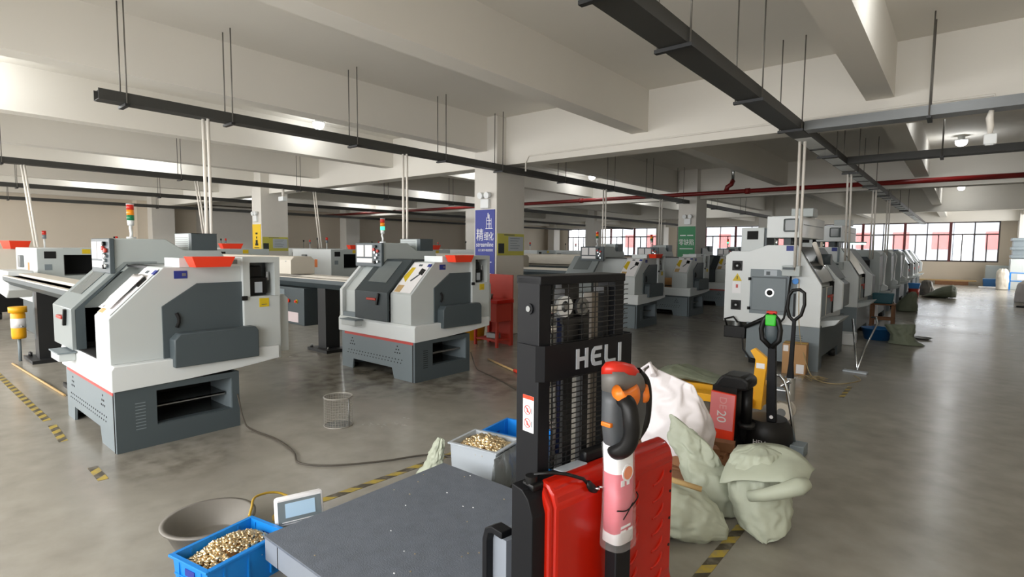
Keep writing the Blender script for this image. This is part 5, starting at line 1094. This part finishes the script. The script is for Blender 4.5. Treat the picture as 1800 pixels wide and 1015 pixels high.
# ================================================================ yellow hand pallet jack
t = thing('hand_pallet_jack', 'yellow hand pallet jack with a black loop handle before the big white turning centre', 'pallet jack', (-1.3, 5.6, 0))
for y in (-.27, .13):
    b = B(); b.prism([(-1.35, .1), (-1.3, .17), (-.18, .2), (-.18, .12)], 'y', y, y + .16, 'yellow', .006); b.cyl((-1.2, y + .03, .04), (-1.2, y + .13, .04), .04, 'rubber', seg=14); b.done('fork', t)
b = B(); b.prism([(-.22, .1), (-.1, .1), (-.08, .4), (-.06, .6), (-.18, .69), (-.22, .66), (-.17, .58), (-.18, .42), (-.24, .3), (-.16, .26)], 'y', -.17, -.12, 'yellow', .004); b.box((-.2, -.12, .1), (-.12, .27, .3), 'yellow', .006); b.box((-.16, -.171, .5), (-.085, -.17, .55), 'sign_white'); b.box((-.26, -.15, .28), (-.2, -.08, .33), 'lens_red', .01); b.done('frame', t)
b = B(); b.cyl((.1, 0, .2), (.1, 0, .42), .05, 'steel', seg=16); b.box((-.05, -.05, .18), (.12, .05, .3), 'steel', .01); b.cyl((.05, -.08, .34), (.12, -.08, .4), .02, 'steel', seg=10); b.done('hydraulic_pump', t)
for y in (-.07, .07): b = B(); b.cyl((.06, y - .025, .09), (.06, y + .025, .09), .09, 'cream_paint', seg=22); b.cyl((.06, y - .026, .09), (.06, y + .026, .09), .04, 'steel_dull', seg=14); b.done('steering_wheel', t)
b = B(); b.prism([(.07, .4), (.135, .4), (.125, .55), (.13, .98), (.1, .98), (.085, .55)], 'y', -.02, .02, 'mast_black', .006); b.done('handle_bar', t)
b = B(); b.tube([(.11, 0, .96), (.07, 0, 1.0), (.05, 0, 1.08), (.06, 0, 1.2), (.09, 0, 1.25), (.15, 0, 1.26), (.19, 0, 1.23), (.195, 0, 1.12), (.17, 0, 1.02), (.12, 0, .97)], .016, 'black_plastic', 10, True); b.box((.1, -.01, 1.0), (.115, .01, 1.22), 'mast_black'); b.done('loop_grip', t)
sack('empty_sack', 'flat grey green sack draped over the yellow forks', [((-2.6, 5.75, .20), (.03, .10, 0), (0, 0, .02)), ((-2.5, 5.75, .25), (.03, .24, 0), (0, 0, .06)), ((-2.35, 5.75, .28), (.03, .24, 0), (0, 0, .08)), ((-2.15, 5.78, .26), (.03, .2, 0), (0, 0, .05)), ((-1.9, 5.78, .235), (.03, .16, 0), (0, 0, .025)), ((-1.7, 5.76, .22), (.02, .08, 0), (0, 0, .01))], 'sack_dark', amp=.02, fr=6, seed=21)
# ================================================================ aisle sacks and goods at the far wall
sack('open_sack', 'crumpled grey green sack standing open on the aisle floor, nearest of the aisle sacks', [((-.68, 11.7, .01), (.27, 0, 0), (0, .22, 0)), ((-.72, 11.7, .06), (.2, 0, 0), (0, .18, 0)), ((-.75, 11.7, .14), (.18, 0, 0), (0, .15, 0)), ((-.77, 11.7, .24), (.2, 0, 0), (0, .12, 0)), ((-.78, 11.7, .34), (.21, 0, .02), (0, .07, 0))], 'sack_dark', amp=.03, fr=5, seed=31)
b = B(); b.rev([(0, 0), (.1, 0), (.16, .03), (.15, .03), (.1, .006), (0, .006)], (0, 0, 0), 'steel_dull', 20); tag(b.done('metal_dish', None, (-.5, 12.6, 0)), 'thin metal dish lying on the floor right of the nearest aisle sack', 'dish')
sack('open_sack', 'dark green sack slumped by the machines, second of the aisle sacks', [((-1.08, 18.3, .01), (.24, 0, 0), (0, .24, 0)), ((-1.08, 18.3, .15), (.25, 0, 0), (0, .24, 0)), ((-1.05, 18.3, .32), (.18, 0, 0), (0, .18, 0)), ((-1.0, 18.3, .46), (.1, 0, 0), (0, .1, 0)), ((-.97, 18.3, .54), (.04, 0, 0), (0, .04, 0))], 'sack_dark', amp=.04, fr=3, seed=33)
sack('open_sack', 'flat dark sack with a raised side near the far end of the aisle', [((-.95, 24.6, .03), (.1, .2, 0), (0, 0, .03)), ((-.8, 24.6, .1), (.02, .4, 0), (0, 0, .1)), ((-.45, 24.6, .2), (.02, .4, 0), (0, 0, .2)), ((-.2, 24.6, .24), (.02, .35, 0), (0, 0, .23)), ((-.1, 24.6, .22), (.02, .2, 0), (0, 0, .16))], 'sack_dark', amp=.05, fr=2.5, seed=35)
sack('pale_bag', 'tall pale bag behind the flat sack at the far end of the aisle', [((-.95, 25.6, .01), (.24, 0, 0), (0, .2, 0)), ((-.95, 25.6, .25), (.22, 0, 0), (0, .18, 0)), ((-.97, 25.6, .5), (.14, 0, 0), (0, .1, 0)), ((-.97, 25.6, .58), (.05, 0, 0), (0, .04, 0))], 'pan_metal', 'bag', amp=.04, fr=3, seed=36)
for k, (z, y, m, lab) in enumerate(((.0, 34.7, 'wood', 'brown boards lying on the floor along the far wall'), (.18, 34.9, 'wood_light', 'long pale boards resting on the brown boards at the far wall'))):
    b = B(); b.box((-1.7 if k else -1.0, y, z), (.6 if k else .3, y + .45, z + (.18 if k == 0 else .06)), m, .01); tag(b.done('boards', None), lab, 'boards')
b = B(); b.prism([(-.42, 0), (.42, 0), (.45, .4), (-.45, .4)], 'y', -.3, .3, 'blue_basin', .02); tag(b.done('blue_tote', None, (1.25, 33.9, 0)), 'dark blue tote on the floor at the far wall', 'tote')
b = B(); b.box((-.5, -.3, 0), (.5, .1, .06), 'sign_white', .01); tag(b.done('foam_board', None, (1.15, 33.1, 0)), 'flat white board on the floor before the blue tote', 'board')
sack('cardboard_roll', 'tall tan wrapped roll beside the blue tote at the far wall', [((1.42, 32.0, .01), (.2, 0, 0), (0, .2, 0)), ((1.42, 32.0, .4), (.21, 0, 0), (0, .2, 0)), ((1.4, 32.0, .8), (.2, 0, 0), (0, .2, 0)), ((1.4, 32.0, .92), (.12, 0, 0), (0, .12, 0))], 'cream_paint', 'roll', amp=.03, fr=3, seed=40)
sack('white_sack', 'big white sack at the right edge of the aisle', [((1.85, 24.4, .01), (.42, 0, 0), (0, .4, 0)), ((1.85, 24.4, .35), (.42, 0, 0), (0, .4, 0)), ((1.83, 24.4, .62), (.34, 0, 0), (0, .34, 0)), ((1.8, 24.4, .72), (.2, 0, 0), (0, .2, 0))], 'white_bag', amp=.05, fr=2.5, seed=41)
b = B(); b.box((-.2, -.12, 0), (.2, .12, .05), 'black_plastic', .01); tag(b.done('black_block', None, (1.52, 22.1, 0)), 'small black block on the floor at the right edge', 'block')
t = thing('wall_cupboard', 'pale cabinet with grey slotted shelves at the far right corner', 'cabinet', (2.0, 32.4, 0))
b = B(); b.box((-.35, 0, 0), (.8, .9, 1.35), 'body_paint', .01); b.box((-.36, -.01, .72), (.81, 0, .76), 'blue_plastic'); b.box((-.36, -.01, .36), (.81, 0, .4), 'blue_plastic'); b.box((-.36, -.01, 0), (-.3, 0, .72), 'blue_plastic'); b.box((-.1, -.01, .44), (.8, 0, .68), 'sign_white'); b.done('body', t)
b = B(); b.box((-.3, .1, 1.36), (.8, .9, 2.2), 'slate_light'); b.done('shelf_back', t)
for z in (1.4, 1.75, 2.15):
    b = B(); b.box((-.36, 0, z), (.8, .9, z + .12), 'slate_light', .01); b.done('shelf', t)
b = B(); b.box((.1, .2, 2.27), (.45, .5, 3.3), 'slate_paint'); b.done('duct', t)
b = B(); b.box((-.5, -.2, 0), (.35, .2, 1.0), 'hood_paint', .02); tag(b.done('grey_cabinet', None, (1.4, 35.1, 0)), 'low pale grey cabinet in the far corner under the window end', 'cabinet')
